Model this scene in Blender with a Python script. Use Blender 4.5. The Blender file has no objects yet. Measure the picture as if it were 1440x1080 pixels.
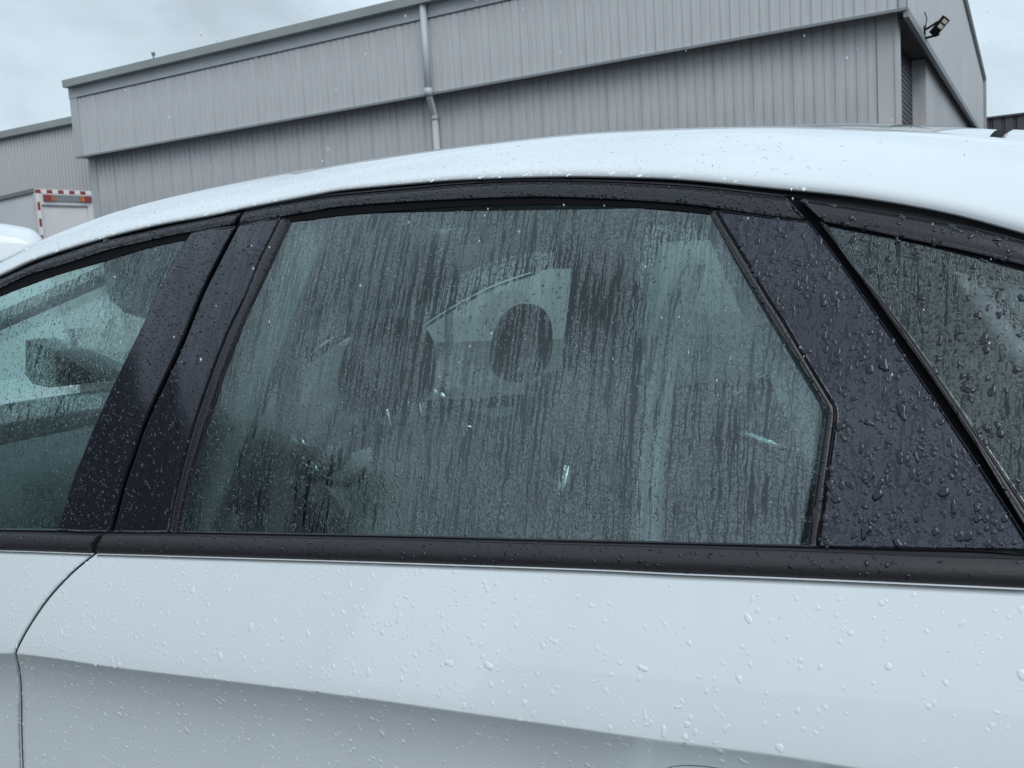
import bpy, math, random
import numpy as np
from mathutils import Matrix, Vector
random.seed(7); rng = np.random.default_rng(11)
C = bpy.context.scene.collection
R = math.radians

# ------------------------------------------------------------------ camera
F = 1362.0; CZ = 1.27                      # focal length in photo pixels, eye height in metres
_a = np.array([2428, -8, -1362.]); WX = _a/np.linalg.norm(_a)
_b = np.array([764, -181, 1362.]); _b -= WX*(_b@WX); WY = _b/np.linalg.norm(_b)
WZ = np.cross(WX, WY)
cam = bpy.data.cameras.new('camera'); co = bpy.data.objects.new('camera', cam); C.objects.link(co)
right = Vector((WX[0], WY[0], WZ[0])); up = -Vector((WX[1], WY[1], WZ[1])); back = -Vector((WX[2], WY[2], WZ[2]))
M = Matrix((right, up, back)).transposed().to_4x4(); M.translation = Vector((0, 0, CZ)); co.matrix_world = M
cam.sensor_width = 36; cam.lens = F/1440*36; cam.clip_start = .02; cam.clip_end = 2000
cam.dof.use_dof = True; cam.dof.focus_distance = 1.12; cam.dof.aperture_fstop = 24
sc = bpy.context.scene; sc.camera = co
# ------------------------------------------------------------------ world
w = bpy.data.worlds.new('World'); sc.world = w; w.use_nodes = True
wn = w.node_tree; wn.nodes.clear()
def N(t, ty, **k):
    n = t.nodes.new(ty)
    for a_, v_ in k.items(): setattr(n, a_, v_)
    return n
wo = N(wn, 'ShaderNodeOutputWorld'); bg = N(wn, 'ShaderNodeBackground'); bg.inputs[1].default_value = .1
SUN_EL, SUN_AZ = 42, 140
sky = N(wn, 'ShaderNodeTexSky', sky_type='NISHITA', sun_disc=False, sun_elevation=R(SUN_EL), sun_rotation=R(SUN_AZ))
sky.dust_density = 4; sky.air_density = 1.4
tc = N(wn, 'ShaderNodeTexCoord'); sp = N(wn, 'ShaderNodeSeparateXYZ'); wn.links.new(tc.outputs['Generated'], sp.inputs[0])
mr = N(wn, 'ShaderNodeMapRange'); wn.links.new(sp.outputs[2], mr.inputs[0])
mr.inputs[1].default_value = 0; mr.inputs[2].default_value = 1; mr.inputs[3].default_value = 7.1; mr.inputs[4].default_value = 7.6
mp = N(wn, 'ShaderNodeMapping'); mp.inputs['Scale'].default_value = (1, 1, 1.9); mp.inputs['Location'].default_value = (7.7, 2.2, 1); wn.links.new(tc.outputs['Generated'], mp.inputs[0])
nz = N(wn, 'ShaderNodeTexNoise'); nz.inputs['Scale'].default_value = 2.8; nz.inputs['Detail'].default_value = 7; nz.inputs['Roughness'].default_value = .55
nz.inputs['Distortion'].default_value = .3
wn.links.new(mp.outputs[0], nz.inputs[0])
nr = N(wn, 'ShaderNodeMapRange'); wn.links.new(nz.outputs[0], nr.inputs[0])
nr.inputs[1].default_value = .38; nr.inputs[2].default_value = .62; nr.inputs[3].default_value = .73; nr.inputs[4].default_value = 1.14
mu = N(wn, 'ShaderNodeMath', operation='MULTIPLY'); wn.links.new(mr.outputs[0], mu.inputs[0]); wn.links.new(nr.outputs[0], mu.inputs[1])
cl = N(wn, 'ShaderNodeVectorMath', operation='SCALE'); cl.inputs[0].default_value = (.825, .985, 1.115); wn.links.new(mu.outputs[0], cl.inputs['Scale'])
mx = N(wn, 'ShaderNodeMix', data_type='RGBA'); mx.inputs[0].default_value = .93
wn.links.new(sky.outputs[0], mx.inputs[6]); wn.links.new(cl.outputs[0], mx.inputs[7])
wn.links.new(mx.outputs[2], bg.inputs[0]); wn.links.new(bg.outputs[0], wo.inputs[0])
sun = bpy.data.lights.new('sun', 'SUN'); sun.energy = 1.2; sun.angle = R(40); sun.color = (1, .97, .93)
so = bpy.data.objects.new('sun', sun); C.objects.link(so)
sd = Vector((math.sin(R(SUN_AZ))*math.cos(R(SUN_EL)), math.cos(R(SUN_AZ))*math.cos(R(SUN_EL)), math.sin(R(SUN_EL))))
so.rotation_euler = sd.to_track_quat('Z', 'Y').to_euler()
sc.view_settings.view_transform = 'Standard'; sc.view_settings.look = 'None'; sc.view_settings.exposure = .21; sc.view_settings.gamma = 1
sc.view_settings.use_curve_mapping = False
sc.render.engine = 'CYCLES'; sc.cycles.use_denoising = True; sc.cycles.max_bounces = 14; sc.cycles.transparent_max_bounces = 24
sc.cycles.transmission_bounces = 12
try: sc.cycles.denoising_prefilter = 'ACCURATE'
except Exception: pass

# ------------------------------------------------------------------ materials
class G:                                    # tiny node-graph helper
    def __init__(s, name):
        s.m = bpy.data.materials.new(name); s.m.use_nodes = True; s.t = s.m.node_tree; s.t.nodes.clear()
        s.out = s.n('ShaderNodeOutputMaterial')
    def n(s, ty, **k):
        ins = k.pop('i', {}); x = N(s.t, ty, **k)
        for a_, v_ in ins.items():
            if isinstance(v_, bpy.types.NodeSocket): s.t.links.new(v_, x.inputs[a_])
            else: x.inputs[a_].default_value = v_
        return x
    def coord(s, scale, rot=(0, 0, 0)):
        tc = s.n('ShaderNodeTexCoord'); return s.n('ShaderNodeMapping', i={0: tc.outputs['Object'], 'Scale': scale, 'Rotation': rot}).outputs[0]
    def noise(s, scale, vec=None, detail=3, rough=.5, dist=0):
        i = {'Scale': scale, 'Detail': detail, 'Roughness': rough, 'Distortion': dist}
        if vec is None: vec = s.n('ShaderNodeTexCoord').outputs['Object']
        i[0] = vec
        return s.n('ShaderNodeTexNoise', i=i).outputs[0]
    def rng(s, v, a, b, c=0., d=1., smooth=False):
        x = s.n('ShaderNodeMapRange', i={0: v, 1: a, 2: b, 3: c, 4: d})
        if smooth: x.interpolation_type = 'SMOOTHSTEP'
        return x.outputs[0]
    def math(s, op, a, b=0.): return s.n('ShaderNodeMath', operation=op, i={0: a, 1: b}).outputs[0]
    def bump(s, h, strength, dist, normal=None):
        i = {'Height': h, 'Strength': strength, 'Distance': dist}
        if normal is not None: i['Normal'] = normal
        return s.n('ShaderNodeBump', i=i).outputs[0]
    def mixc(s, f, a, b):
        x = s.n('ShaderNodeMix', data_type='RGBA')
        for k, v in ((0, f), (6, a), (7, b)):
            if isinstance(v, bpy.types.NodeSocket): s.t.links.new(v, x.inputs[k])
            else: x.inputs[k].default_value = v if k == 0 else (*v, 1)
        return x.outputs[2]
    def done(s, sh): s.t.links.new(sh, s.out.inputs[0]); return s.m
    def pbr(s, base, rough, **k):
        i = {'Base Color': base if isinstance(base, bpy.types.NodeSocket) else (*base, 1), 'Roughness': rough}; i.update(k)
        return s.done(s.n('ShaderNodeBsdfPrincipled', i=i).outputs[0])
def plain(name, base, rough=.5, **k): return G(name).pbr(base, rough, **k)
def varied(name, base, rough, sc_, amt, bumps=0., bscale=50., **k):
    g = G(name); n = g.noise(sc_, detail=5)
    c = g.mixc(g.rng(n, .3, .7), tuple(x*(1-amt) for x in base), tuple(min(1, x*(1+amt)) for x in base))
    if bumps: k['Normal'] = g.bump(g.noise(bscale, detail=4), bumps, .002)
    return g.pbr(c, rough, **k)

g = G('white_car_paint')
fl = g.bump(g.noise(3.0, detail=2), .06, .01)
film_ = g.noise(1, g.coord((5, 5, 1.2)), 6, .65)
paint = g.pbr(g.mixc(g.rng(film_, .35, .65), (.72, .795, .84), (.76, .835, .88)), g.rng(film_, .35, .65, .5, .38), **{'Coat Weight': 1., 'Coat Roughness': .03, 'Coat IOR': 1.5, 'Coat Normal': g.bump(g.noise(900, detail=1), .015, .0004), 'Normal': fl})
# water beads seen on white paint: clear water over paint
g = G('water_on_paint')
paint_drop = g.pbr((.745, .82, .865), .25, **{'Coat Weight': 1., 'Coat Roughness': .01, 'Coat IOR': 1.33})

def gloss_black(name, streak, bead_amt=.5, base=(.011, .012, .018), s0=.5, s1=.85, coat=0.):
    g = G(name)
    st = g.noise(1, g.coord((60, 0, 6)), 3, .55, .15); sp2 = g.noise(300, None, 2, .5, .6); big = g.noise(26, None, 2, .5)
    riv = g.rng(g.math('ABSOLUTE', g.math('SUBTRACT', st, .5)), .010*streak, .016*streak+.003, 0, 1, True)
    film = g.rng(g.math('ADD', sp2, g.rng(big, .3, .7, -.07, .07)), .44, .47, 0, 1, True)
    m = g.math('MULTIPLY', riv, film)
    nb = g.bump(g.math('ADD', g.math('MULTIPLY', m, .5), g.math('MULTIPLY', sp2, .5)), bead_amt, .0006)
    spec = g.rng(m, 0, 1, .62, 1.0)
    return g.pbr(base, g.rng(m, 0, 1, .04, .12), **{'Specular IOR Level': spec, 'Specular Tint': (.92, .95, 1.06, 1), 'Normal': nb})
trim_gloss = gloss_black('gloss_black_trim', .3, .07, s0=.8, s1=1., coat=.5)
trim_pillar = gloss_black('gloss_black_trim_pillar', 1., .10, s0=.6, s1=1., coat=.5)
trim_streak = gloss_black('gloss_black_trim_streaked', 1., .2)
g = G('satin_black_trim')
bn = g.noise(260, None, 3, .6)
trim_satin = g.pbr((.017, .017, .023), .28, **{'Specular IOR Level': .55, 'Normal': g.bump(bn, .5, .0009)})
g = G('belt_rubber'); bn = g.noise(190, g.coord((1, 1, 1.6)), 3, .6)
belt_m = g.pbr((.024, .023, .028), .48, **{'Specular IOR Level': .5, 'Normal': g.bump(bn, .45, .0010)})
rubber = varied('black_rubber', (.007, .007, .010), .5, 60, .3, .2, 300, **{'Specular IOR Level': .3})
black = plain('deep_black', (.004, .004, .006), .8, **{'Specular IOR Level': .12})
drop_black = plain('water_on_black', (.010, .011, .016), .05, **{'Specular IOR Level': .62, 'Specular Tint': (.88, .95, 1.06, 1)})

def schlick(g, f0):                          # same reflectance from either side of a thin sheet
    ge = g.n('ShaderNodeNewGeometry'); dt = g.n('ShaderNodeVectorMath', operation='DOT_PRODUCT', i={0: ge.outputs['Normal'], 1: ge.outputs['Incoming']})
    c_ = g.math('SUBTRACT', 1., g.math('MINIMUM', g.math('ABSOLUTE', dt.outputs['Value']), 1.))
    return g.math('ADD', f0, g.math('MULTIPLY', g.math('POWER', c_, 5.), 1-f0))
def glass(name, tint, film=1.0, clear=1.9, wet=4.6, lo=.474, hi=.50, streak=.62, zs=5., bump=.16):
    g = G(name)
    wob = g.n('ShaderNodeCombineXYZ', i={0: g.math('MULTIPLY', g.math('SUBTRACT', g.noise(75, None, 2, .5), .5), .0065), 1: 0., 2: 0.}).outputs[0]
    vec = g.n('ShaderNodeVectorMath', operation='ADD', i={0: g.n('ShaderNodeTexCoord').outputs['Object'], 1: wob}).outputs[0]
    mapd = lambda a_, b_: g.n('ShaderNodeMapping', i={0: vec, 'Scale': (a_, 0, b_), 'Rotation': (0, R(-2), 0)}).outputs[0]
    st = g.noise(1, mapd(135, zs), 2, .5, .0); st2 = g.noise(1, mapd(240, zs*2.), 1, .5, .0)
    bead = g.noise(360, None, 2, .55, 1.0); big = g.noise(9, None, 2, .5)
    ridge = lambda q, w0: g.rng(g.math('ABSOLUTE', g.math('SUBTRACT', q, .5)), w0, w0+.014, 0, 1, True)
    patchy = g.n('ShaderNodeTexNoise', i={0: mapd(16, 7), 'Scale': 1., 'Detail': 3.}).outputs[0]
    wv = g.rng(g.math('ADD', g.math('MULTIPLY', patchy, .8), g.math('MULTIPLY', big, .2)), .38, .60, -.001, .022)
    if name == 'wet_privacy_glass':          # the middle of the pane has drained into wider clear runs
        sx = g.n('ShaderNodeSeparateXYZ', i={0: g.n('ShaderNodeTexCoord').outputs['Object']})
        qx = g.math('POWER', g.math('MULTIPLY', g.math('ADD', sx.outputs[0], .64), 4.2), 2.); qz = g.math('POWER', g.math('MULTIPLY', g.math('ADD', sx.outputs[2], -1.22), 8.), 2.)
        wv = g.math('ADD', wv, g.math('MULTIPLY', g.math('POWER', 2.718, g.math('MULTIPLY', g.math('ADD', qx, qz), -1.)), .042))
    rv = g.rng(g.math('SUBTRACT', g.math('ABSOLUTE', g.math('SUBTRACT', st, .5)), wv), 0, .010, 0, 1, True)
    fm = g.rng(bead, lo-.004, hi-.008, 0, 1, True)
    m = g.math('MULTIPLY', g.math('MULTIPLY', rv, g.math('ADD', g.math('MULTIPLY', ridge(st2, .014), .55), .45)), g.math('ADD', g.math('MULTIPLY', fm, .75), .25))
    if not film: m = g.math('MULTIPLY', m, 0.)
    h = g.math('ADD', g.math('MULTIPLY', m, .45), g.math('MULTIPLY', g.math('MULTIPLY', bead, m), .8))
    nb = g.bump(h, bump if film else .02, .0007)
    fr = schlick(g, .043)
    k = g.math('MINIMUM', g.math('MULTIPLY', fr, g.rng(m, 0, 1, clear, wet) if film else 1.25), 1.)
    gl = g.n('ShaderNodeBsdfGlossy', i={'Color': (.86, .98, 1., 1), 'Roughness': g.rng(m, 0, 1, .02, .06), 'Normal': nb})
    tr = g.n('ShaderNodeBsdfTransparent', i={'Color': (*tint, 1)})
    rf = g.n('ShaderNodeBsdfRefraction', i={'Color': (*tint, 1), 'Roughness': .05, 'IOR': 1.06, 'Normal': nb})
    body = g.n('ShaderNodeMixShader', i={0: g.rng(m, 0, 1, 0, .75) if film else 0., 1: tr.outputs[0], 2: rf.outputs[0]})
    return g.done(g.n('ShaderNodeMixShader', i={0: k, 1: body.outputs[0], 2: gl.outputs[0]}).outputs[0])
glass_rear = glass('wet_privacy_glass', (.50, .64, .62))
glass_front = glass('wet_green_glass', (.57, .76, .73), wet=4.0, clear=1.1, lo=.50, hi=.53, zs=14., bump=.2)
glass_quarter = glass('wet_quarter_glass', (.72, .88, .86), wet=2.6, zs=5., clear=.9)
glass_far = glass('green_car_glass', (.80, .92, .89), film=0)
g = G('water_on_glass')
fr = schlick(g, .022)
drop_glass = g.done(g.n('ShaderNodeMixShader', i={0: g.math('MULTIPLY', fr, 1.3), 1: g.n('ShaderNodeBsdfRefraction', i={'IOR': 1.25, 'Roughness': 0., 'Color': (.93, .96, .96, 1)}).outputs[0],
      2: g.n('ShaderNodeBsdfGlossy', i={'Roughness': .02}).outputs[0]}).outputs[0])
def steel(name, base, amt):
    g = G(name); a_ = g.noise(.35, detail=5); b_ = g.noise(1, g.coord((7, 7, .5)), 4, .6)
    v = g.math('ADD', g.math('MULTIPLY', a_, .5), g.math('MULTIPLY', b_, .5))
    c = g.mixc(g.rng(v, .38, .62), tuple(x*(1-amt) for x in base), tuple(min(1, x*(1+amt)) for x in base))
    return g.pbr(c, g.rng(a_, .4, .6, .4, .55))
clad = steel('grey_painted_steel_cladding', (.49, .51, .53), .14)
clad2 = steel('grey_painted_steel_cladding_weathered', (.475, .495, .515), .17)
clad3 = varied('warm_grey_steel_cladding', (.50, .505, .515), .5, .5, .08)
gutter_m = varied('greenish_grey_gutter_steel', (.27, .30, .30), .45, 1, .1)
flash_m = varied('grey_flashing', (.42, .445, .47), .45, 1, .08)
pipe_m = plain('light_grey_pipe', (.50, .54, .58), .4)
dark_clad = varied('charcoal_cladding', (.065, .06, .075), .5, .5, .15)
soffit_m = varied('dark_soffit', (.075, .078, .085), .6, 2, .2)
asph = G('wet_asphalt'); an = asph.noise(2.2, detail=8)
asph = asph.pbr(asph.mixc(asph.rng(an, .3, .7), (.035, .038, .042), (.07, .073, .078)), asph.rng(an, .4, .6, .18, .6), Normal=asph.bump(asph.noise(160, detail=3), .5, .004))
head_m = varied('black_headrest_leather', (.012, .013, .015), .5, 30, .2)
seat_m = varied('grey_seat_fabric', (.15, .165, .17), .8, 30, .25, .4, 400)
plast_m = varied('dark_interior_plastic', (.10, .11, .12), .5, 30, .2)
liner_m = varied('grey_pillar_lining', (.22, .25, .26), .8, 30, .08)
pale_m = varied('pale_interior_lining', (.55, .60, .60), .8, 30, .08)
belt_w = plain('grey_seat_belt_webbing', (.12, .13, .14), .5)
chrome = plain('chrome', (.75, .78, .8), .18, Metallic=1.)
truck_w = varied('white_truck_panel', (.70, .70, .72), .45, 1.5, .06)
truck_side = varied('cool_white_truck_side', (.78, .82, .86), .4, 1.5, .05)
red_m = plain('red_reflector', (.26, .05, .045), .5); amber_m = plain('amber_lens', (.42, .15, .07), .3)
white_m = plain('white_reflector', (.8, .8, .8), .4); grey_m = plain('grey_steel', (.22, .24, .26), .5)
lens_m = plain('pale_lamp_lens', (.62, .60, .5), .3)
ink = plain('dark_glass_print', (.01, .03, .035), .6)
tyre = plain('tyre_rubber', (.02, .02, .02), .8); rim_m = plain('alloy', (.45, .46, .48), .3, Metallic=1.)

# ------------------------------------------------------------------ objects
def put(name, verts, faces, mat, parent=None, smooth=True, **props):
    me = bpy.data.meshes.new(name)
    verts = np.asarray(verts, float)
    me.from_pydata(verts.tolist(), [], [list(f) for f in faces]); me.materials.append(mat)
    if smooth: me.polygons.foreach_set('use_smooth', [True]*len(me.polygons))
    me.update(); o = bpy.data.objects.new(name, me); C.objects.link(o)
    if parent is not None: o.parent = parent; o.matrix_parent_inverse = PINV.get(parent.name, Matrix())
    for k, v in props.items(): o[k] = v
    return o
PINV = {}
def thing(name, label, cat, loc, group=None):
    o = bpy.data.objects.new(name, None); C.objects.link(o); o.location = loc
    o['label'] = label; o['category'] = cat
    if group: o['group'] = group
    PINV[o.name] = Matrix.Translation(Vector(loc)).inverted(); return o
def box(p0, p1):
    (x0, y0, z0), (x1, y1, z1) = p0, p1
    v = [(x0,y0,z0),(x1,y0,z0),(x1,y1,z0),(x0,y1,z0),(x0,y0,z1),(x1,y0,z1),(x1,y1,z1),(x0,y1,z1)]
    return v, [(0,3,2,1),(4,5,6,7),(0,1,5,4),(1,2,6,5),(2,3,7,6),(3,0,4,7)]
def join(*parts):
    V, Fc = [], []
    for v, f in parts:
        n = len(V); V += [tuple(p) for p in v]; Fc += [tuple(i+n for i in q) for q in f]
    return V, Fc
def tube(path, r, seg=10, cap=True):
    P = np.asarray(path, float); n = len(P); rr = r if hasattr(r, '__len__') else [r]*n
    V, Fc = [], []
    for i in range(n):
        d = P[min(i+1, n-1)]-P[max(i-1, 0)]; d /= np.linalg.norm(d)
        a = np.cross(d, (0, 0, 1.)) if abs(d[2]) < .9 else np.cross(d, (1., 0, 0)); a /= np.linalg.norm(a); b = np.cross(d, a)
        for k in range(seg):
            t = 2*math.pi*k/seg; V.append(tuple(P[i]+rr[i]*(math.cos(t)*a+math.sin(t)*b)))
    for i in range(n-1):
        for k in range(seg): Fc.append((i*seg+k, i*seg+(k+1) % seg, (i+1)*seg+(k+1) % seg, (i+1)*seg+k))
    if cap: Fc += [tuple(range(seg))[::-1], tuple((n-1)*seg+k for k in range(seg))]
    return V, Fc
def ellipsoid(c, r, rot=None, p=2.0, nu=20, nv=12, taper=0.):       # super-ellipsoid cushion
    V, Fc = [], []
    sg = lambda a, e: math.copysign(abs(a)**e, a)
    for j in range(nv+1):
        ph = -math.pi/2+math.pi*j/nv
        for i in range(nu):
            th = 2*math.pi*i/nu; e = 2/p
            q = np.array([sg(math.cos(ph), e)*sg(math.cos(th), e), sg(math.cos(ph), e)*sg(math.sin(th), e), sg(math.sin(ph), e)])
            k = 1-taper*q[2]; q = q*np.array(r)*np.array([k, k, 1])
            V.append(q)
    V = np.array(V)
    if rot is not None: V = V@np.array(rot).T
    V = V+np.array(c)
    for j in range(nv):
        for i in range(nu): Fc.append((j*nu+i, j*nu+(i+1) % nu, (j+1)*nu+(i+1) % nu, (j+1)*nu+i))
    return V.tolist(), Fc
def roty(a): c, s = math.cos(a), math.sin(a); return np.array([[c,0,s],[0,1,0],[-s,0,c]])

# ---- turning traced outlines into real positions on the car's side surface
def ray(px, py):
    d = np.array([px-720, py-540, F]); return np.array([d@WX, d@WY, d@WZ])
def Sg(x, z): dz = z-.97; return .93+.30*dz+.25*dz*dz+.02*(x+.9)**2
def hit(px, py, S=Sg, off=0.):
    d = ray(px, py); y = .95
    for _ in range(25): t = y/d[1]; y = S(d[0]*t, CZ+d[2]*t)+off
    return np.array([d[0]*t, y, CZ+d[2]*t])
def on_y(px, py, Y): d = ray(px, py); t = Y/d[1]; return np.array([d[0]*t, Y, CZ+d[2]*t])
def on_x(px, py, X): d = ray(px, py); t = X/d[0]; return np.array([X, d[1]*t, CZ+d[2]*t])
def smooth(P, k=8):
    P = np.asarray(P, float); n = len(P)
    if n < 3: return P
    Q = []
    for i in range(n-1):
        p0, p1, p2, p3 = P[max(i-1, 0)], P[i], P[i+1], P[min(i+2, n-1)]
        for t in np.linspace(0, 1, k, endpoint=False):
            Q.append(.5*((2*p1)+(p2-p0)*t+(2*p0-5*p1+4*p2-p3)*t*t+(3*p1-p0-3*p2+p3)*t**3))
    Q.append(P[-1]); return np.array(Q)
def curve(pts, off=0., S=Sg, sm=True, pre=(), post=()):
    Q = [hit(x, y, S, off) for x, y in pts]
    mk = lambda p: np.array([p[0], S(p[0], p[1])+off, p[1]])
    Q = [mk(p) for p in pre]+Q+[mk(p) for p in post]
    return smooth(Q) if sm else np.array(Q)
def resample(P, n):
    d = np.r_[0, np.cumsum(np.linalg.norm(np.diff(P, axis=0), axis=1))]
    t = np.linspace(0, d[-1], n); return np.stack([np.interp(t, d, P[:, k]) for k in range(3)], 1)
YC = 1.80                                     # centre line of the car
def flip(V): V = np.array(V, float); V[:, 1] = 2*YC-V[:, 1]; return V
def grid_faces(nu, nv): return [(j*nu+i, j*nu+i+1, (j+1)*nu+i+1, (j+1)*nu+i) for j in range(nv-1) for i in range(nu-1)]
def edged(n_):
    return np.linspace(0, 1, n_) if n_ < 7 else np.r_[0, .018, np.linspace(.05, .95, n_-4), .982, 1]
def resample_t(P, T):
    d = np.r_[0, np.cumsum(np.linalg.norm(np.diff(P, axis=0), axis=1))]; t = np.asarray(T)*d[-1]
    return np.stack([np.interp(t, d, P[:, k]) for k in range(3)], 1)
def patch(name, mat, A, B, nu, nv, off=0., depth=.006, bevel=.0012, S=Sg, parent=None, mirror=True, bulge=0., fn=None, **props):
    """sheet between two outlines lying on the body side, with rounded edges and real thickness"""
    nv = max(nv, 4); ut = np.r_[0, .006, np.linspace(.015, .985, nu-4), .994, 1]; A = resample_t(np.asarray(A), ut); B = resample_t(np.asarray(B), ut); g = np.zeros((nv, nu, 3)); te = edged(nv)
    for j in range(nv):
        t = te[j]; q = A*(1-t)+B*t
        if fn is not None: q = fn(A, B, t)
        elif S is not None: q[:, 1] = [S(x, z)+off for x, z in q[:, [0, 2]]]; q[:, 1] -= bulge*math.sin(math.pi*t)
        g[j] = q
    V = g.reshape(-1, 3); Fc = grid_faces(nu, nv)
    _f = Fc[len(Fc)//2]; inv = np.cross(V[_f[1]]-V[_f[0]], V[_f[2]]-V[_f[1]])[1] > 0
    loop = [i for i in range(nu)]+[j*nu+nu-1 for j in range(1, nv)]+[(nv-1)*nu+i for i in range(nu-2, -1, -1)]+[j*nu for j in range(nv-2, 0, -1)]
    L = V[loop]; n = len(loop)
    tg = np.roll(L, -1, 0)-np.roll(L, 1, 0); o2 = np.stack([-tg[:, 2], np.zeros(n), tg[:, 0]], 1)
    o2 /= np.linalg.norm(o2, axis=1)[:, None]+1e-12
    area = np.sum(L[:, 0]*np.roll(L[:, 2], -1)-np.roll(L[:, 0], -1)*L[:, 2])
    if area > 0: o2 = -o2
    rings = [L+o2*bevel*.7+[0, bevel*.35, 0], L+o2*bevel+[0, bevel, 0], L+o2*bevel+[0, depth, 0]]
    V = np.vstack([V]+rings); prev = loop; base = nu*nv
    for k in range(3):
        cur = [base+k*n+i for i in range(n)]
        Fc += [(prev[i], prev[(i+1) % n], cur[(i+1) % n], cur[i]) for i in range(n)]; prev = cur
    if inv: Fc = [f[::-1] for f in Fc]
    o = put(name, V, Fc, mat, parent, True, **props)
    if mirror: put(name, flip(V), [f[::-1] for f in Fc], mat, parent, True, **props)
    return o, g
# ------------------------------------------------------------------ rain beads
SEG = 9; RR = np.array([1., .93, .72, .40]); HH = np.array([0., .38, .78, .96])
def beads(name, grids, mat, parent, dens, rmin, rmax, hk=.42, skew=3., mask=None, sag=.0, lab=None, wob=.22, lift=.0):
    VV, FF = [], []; off = 0
    for g in grids:
        a, b, c, d = g[:-1, :-1], g[:-1, 1:], g[1:, 1:], g[1:, :-1]
        ar = np.linalg.norm(np.cross(b-a, d-a), axis=2).ravel(); tot = ar.sum(); n = int(tot*dens)
        if n < 1: continue
        q = rng.choice(len(ar), n, p=ar/tot); u, v = rng.random(n)[:, None], rng.random(n)[:, None]
        A_, B_, C_, D_ = [k.reshape(-1, 3)[q] for k in (a, b, c, d)]
        P = A_*(1-u)*(1-v)+B_*u*(1-v)+C_*u*v+D_*(1-u)*v
        if mask is not None:
            k = mask(P) > rng.random(n); P, A_, B_, D_ = P[k], A_[k], B_[k], D_[k]; n = len(P)
            if n < 1: continue
        nn = np.cross(B_-A_, D_-A_); nn /= np.linalg.norm(nn, axis=1)[:, None]; nn *= -np.sign(nn[:, 1:2]+1e-9)
        dn = np.array([0, 0, -1.])-nn*(-nn[:, 2:3]); dn /= np.linalg.norm(dn, axis=1)[:, None]+1e-9; sd_ = np.cross(nn, dn)
        r = rmin+(rmax-rmin)*rng.random(n)**skew; h = r*hk*(.7+.6*rng.random(n))
        th = np.linspace(0, 2*np.pi, SEG, endpoint=False)
        w_ = 1+wob*(rng.normal(size=(n, 1))*np.cos(2*(th-rng.random((n, 1))*6.3))+.7*rng.normal(size=(n, 1))*np.cos(3*(th-rng.random((n, 1))*6.3)))
        w_ = np.clip(w_, .45, 1.7)
        el = 1+sag*rng.random(n)**2
        pts = []
        for R_, H_ in zip(RR, HH):
            X = r[:, None]*R_*w_*np.cos(th); Y = r[:, None]*R_*w_*np.sin(th)*el[:, None]+((1-R_)*.30*r*el)[:, None]
            pts.append(P[:, None]+sd_[:, None]*X[..., None]+dn[:, None]*Y[..., None]+nn[:, None]*(H_*h+lift)[:, None, None])
        top = (P+dn*(.3*r*el)[:, None]+nn*(h+lift)[:, None])[:, None]
        V = np.concatenate(pts+[top], 1); m = V.shape[1]
        f = []
        for k in range(3):
            for i in range(SEG): f.append((k*SEG+i, k*SEG+(i+1) % SEG, (k+1)*SEG+(i+1) % SEG, (k+1)*SEG+i))
        tri = [(3*SEG+i, 3*SEG+(i+1) % SEG, 4*SEG) for i in range(SEG)]
        base = (np.arange(n)*m)[:, None, None]+off
        VV.append(V.reshape(-1, 3)); FF.append((np.array(f)[None]+base, np.array(tri)[None]+base)); off += n*m
    V = np.vstack(VV); Q = np.vstack([a_.reshape(-1, 4) for a_, _ in FF]); T = np.vstack([b_.reshape(-1, 3) for _, b_ in FF])
    me = bpy.data.meshes.new(name); me.vertices.add(len(V)); me.vertices.foreach_set('co', V.ravel())
    me.loops.add(Q.size+T.size); me.loops.foreach_set('vertex_index', np.r_[Q.ravel(), T.ravel()])
    me.polygons.add(len(Q)+len(T)); st = np.r_[np.arange(len(Q))*4, len(Q)*4+np.arange(len(T))*3]
    me.polygons.foreach_set('loop_start', st); me.update(calc_edges=True); me.validate()
    me.polygons.foreach_set('use_smooth', np.ones(len(me.polygons), bool)); me.materials.append(mat)
    o = bpy.data.objects.new(name, me); C.objects.link(o); o.parent = parent; o.matrix_parent_inverse = PINV[parent.name]; o['kind'] = 'stuff'
    return o

# ================================================================== SETTING
def struct(o): o['kind'] = 'structure'; return o
v, f = [], []
struct(put('ground', [(-400, -400, 0), (400, -400, 0), (400, 500, 0), (-400, 500, 0)], [(0, 1, 2, 3)], asph, None, False))

def ribbed_sheet(width, z0, z1, pitch=.2, gr=.05, dep=.021, axis='x', sgn=1):
    """trapezoid-ribbed steel sheet; runs along x (front faces -y) from 0 to width"""
    prof = []; n = max(1, round(width/pitch)); p = width/n
    for k in range(n):
        x = k*p; prof += [(x, 0), (x+p-gr, 0), (x+p-gr*.75, dep), (x+p-gr*.25, dep)]
    prof.append((width, 0)); V, Fc = [], []
    for (x, y) in prof:
        q = (x, y) if axis == 'x' else (-y*sgn, x)
        V += [(q[0], q[1], z0), (q[0], q[1], z1)]
    for i in range(len(prof)-1): Fc.append((2*i, 2*i+2, 2*i+3, 2*i+1))
    return V, Fc
def sheet_row(parent, mat, x0, x1, y, z0, z1, pitch=.2, width=.8, **kw):
    n = max(1, round((x1-x0)/width)); w_ = (x1-x0)/n; V, Fc = ribbed_sheet(w_, z0, z1, pitch, **kw)
    first = put('cladding_sheet', V, Fc, mat, parent, False); me = first.data
    for k in range(n):
        o = first if k == 0 else bpy.data.objects.new('cladding_sheet', me)
        if k: C.objects.link(o); o.parent = parent; o.matrix_parent_inverse = PINV[parent.name]
        o.location = (x0+k*w_, y+.004*(k % 2), 0)
YW = 20.0
ga, gb = on_y(88, 113.3, YW-.25), on_y(556.7, 0, YW-.25)
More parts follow.
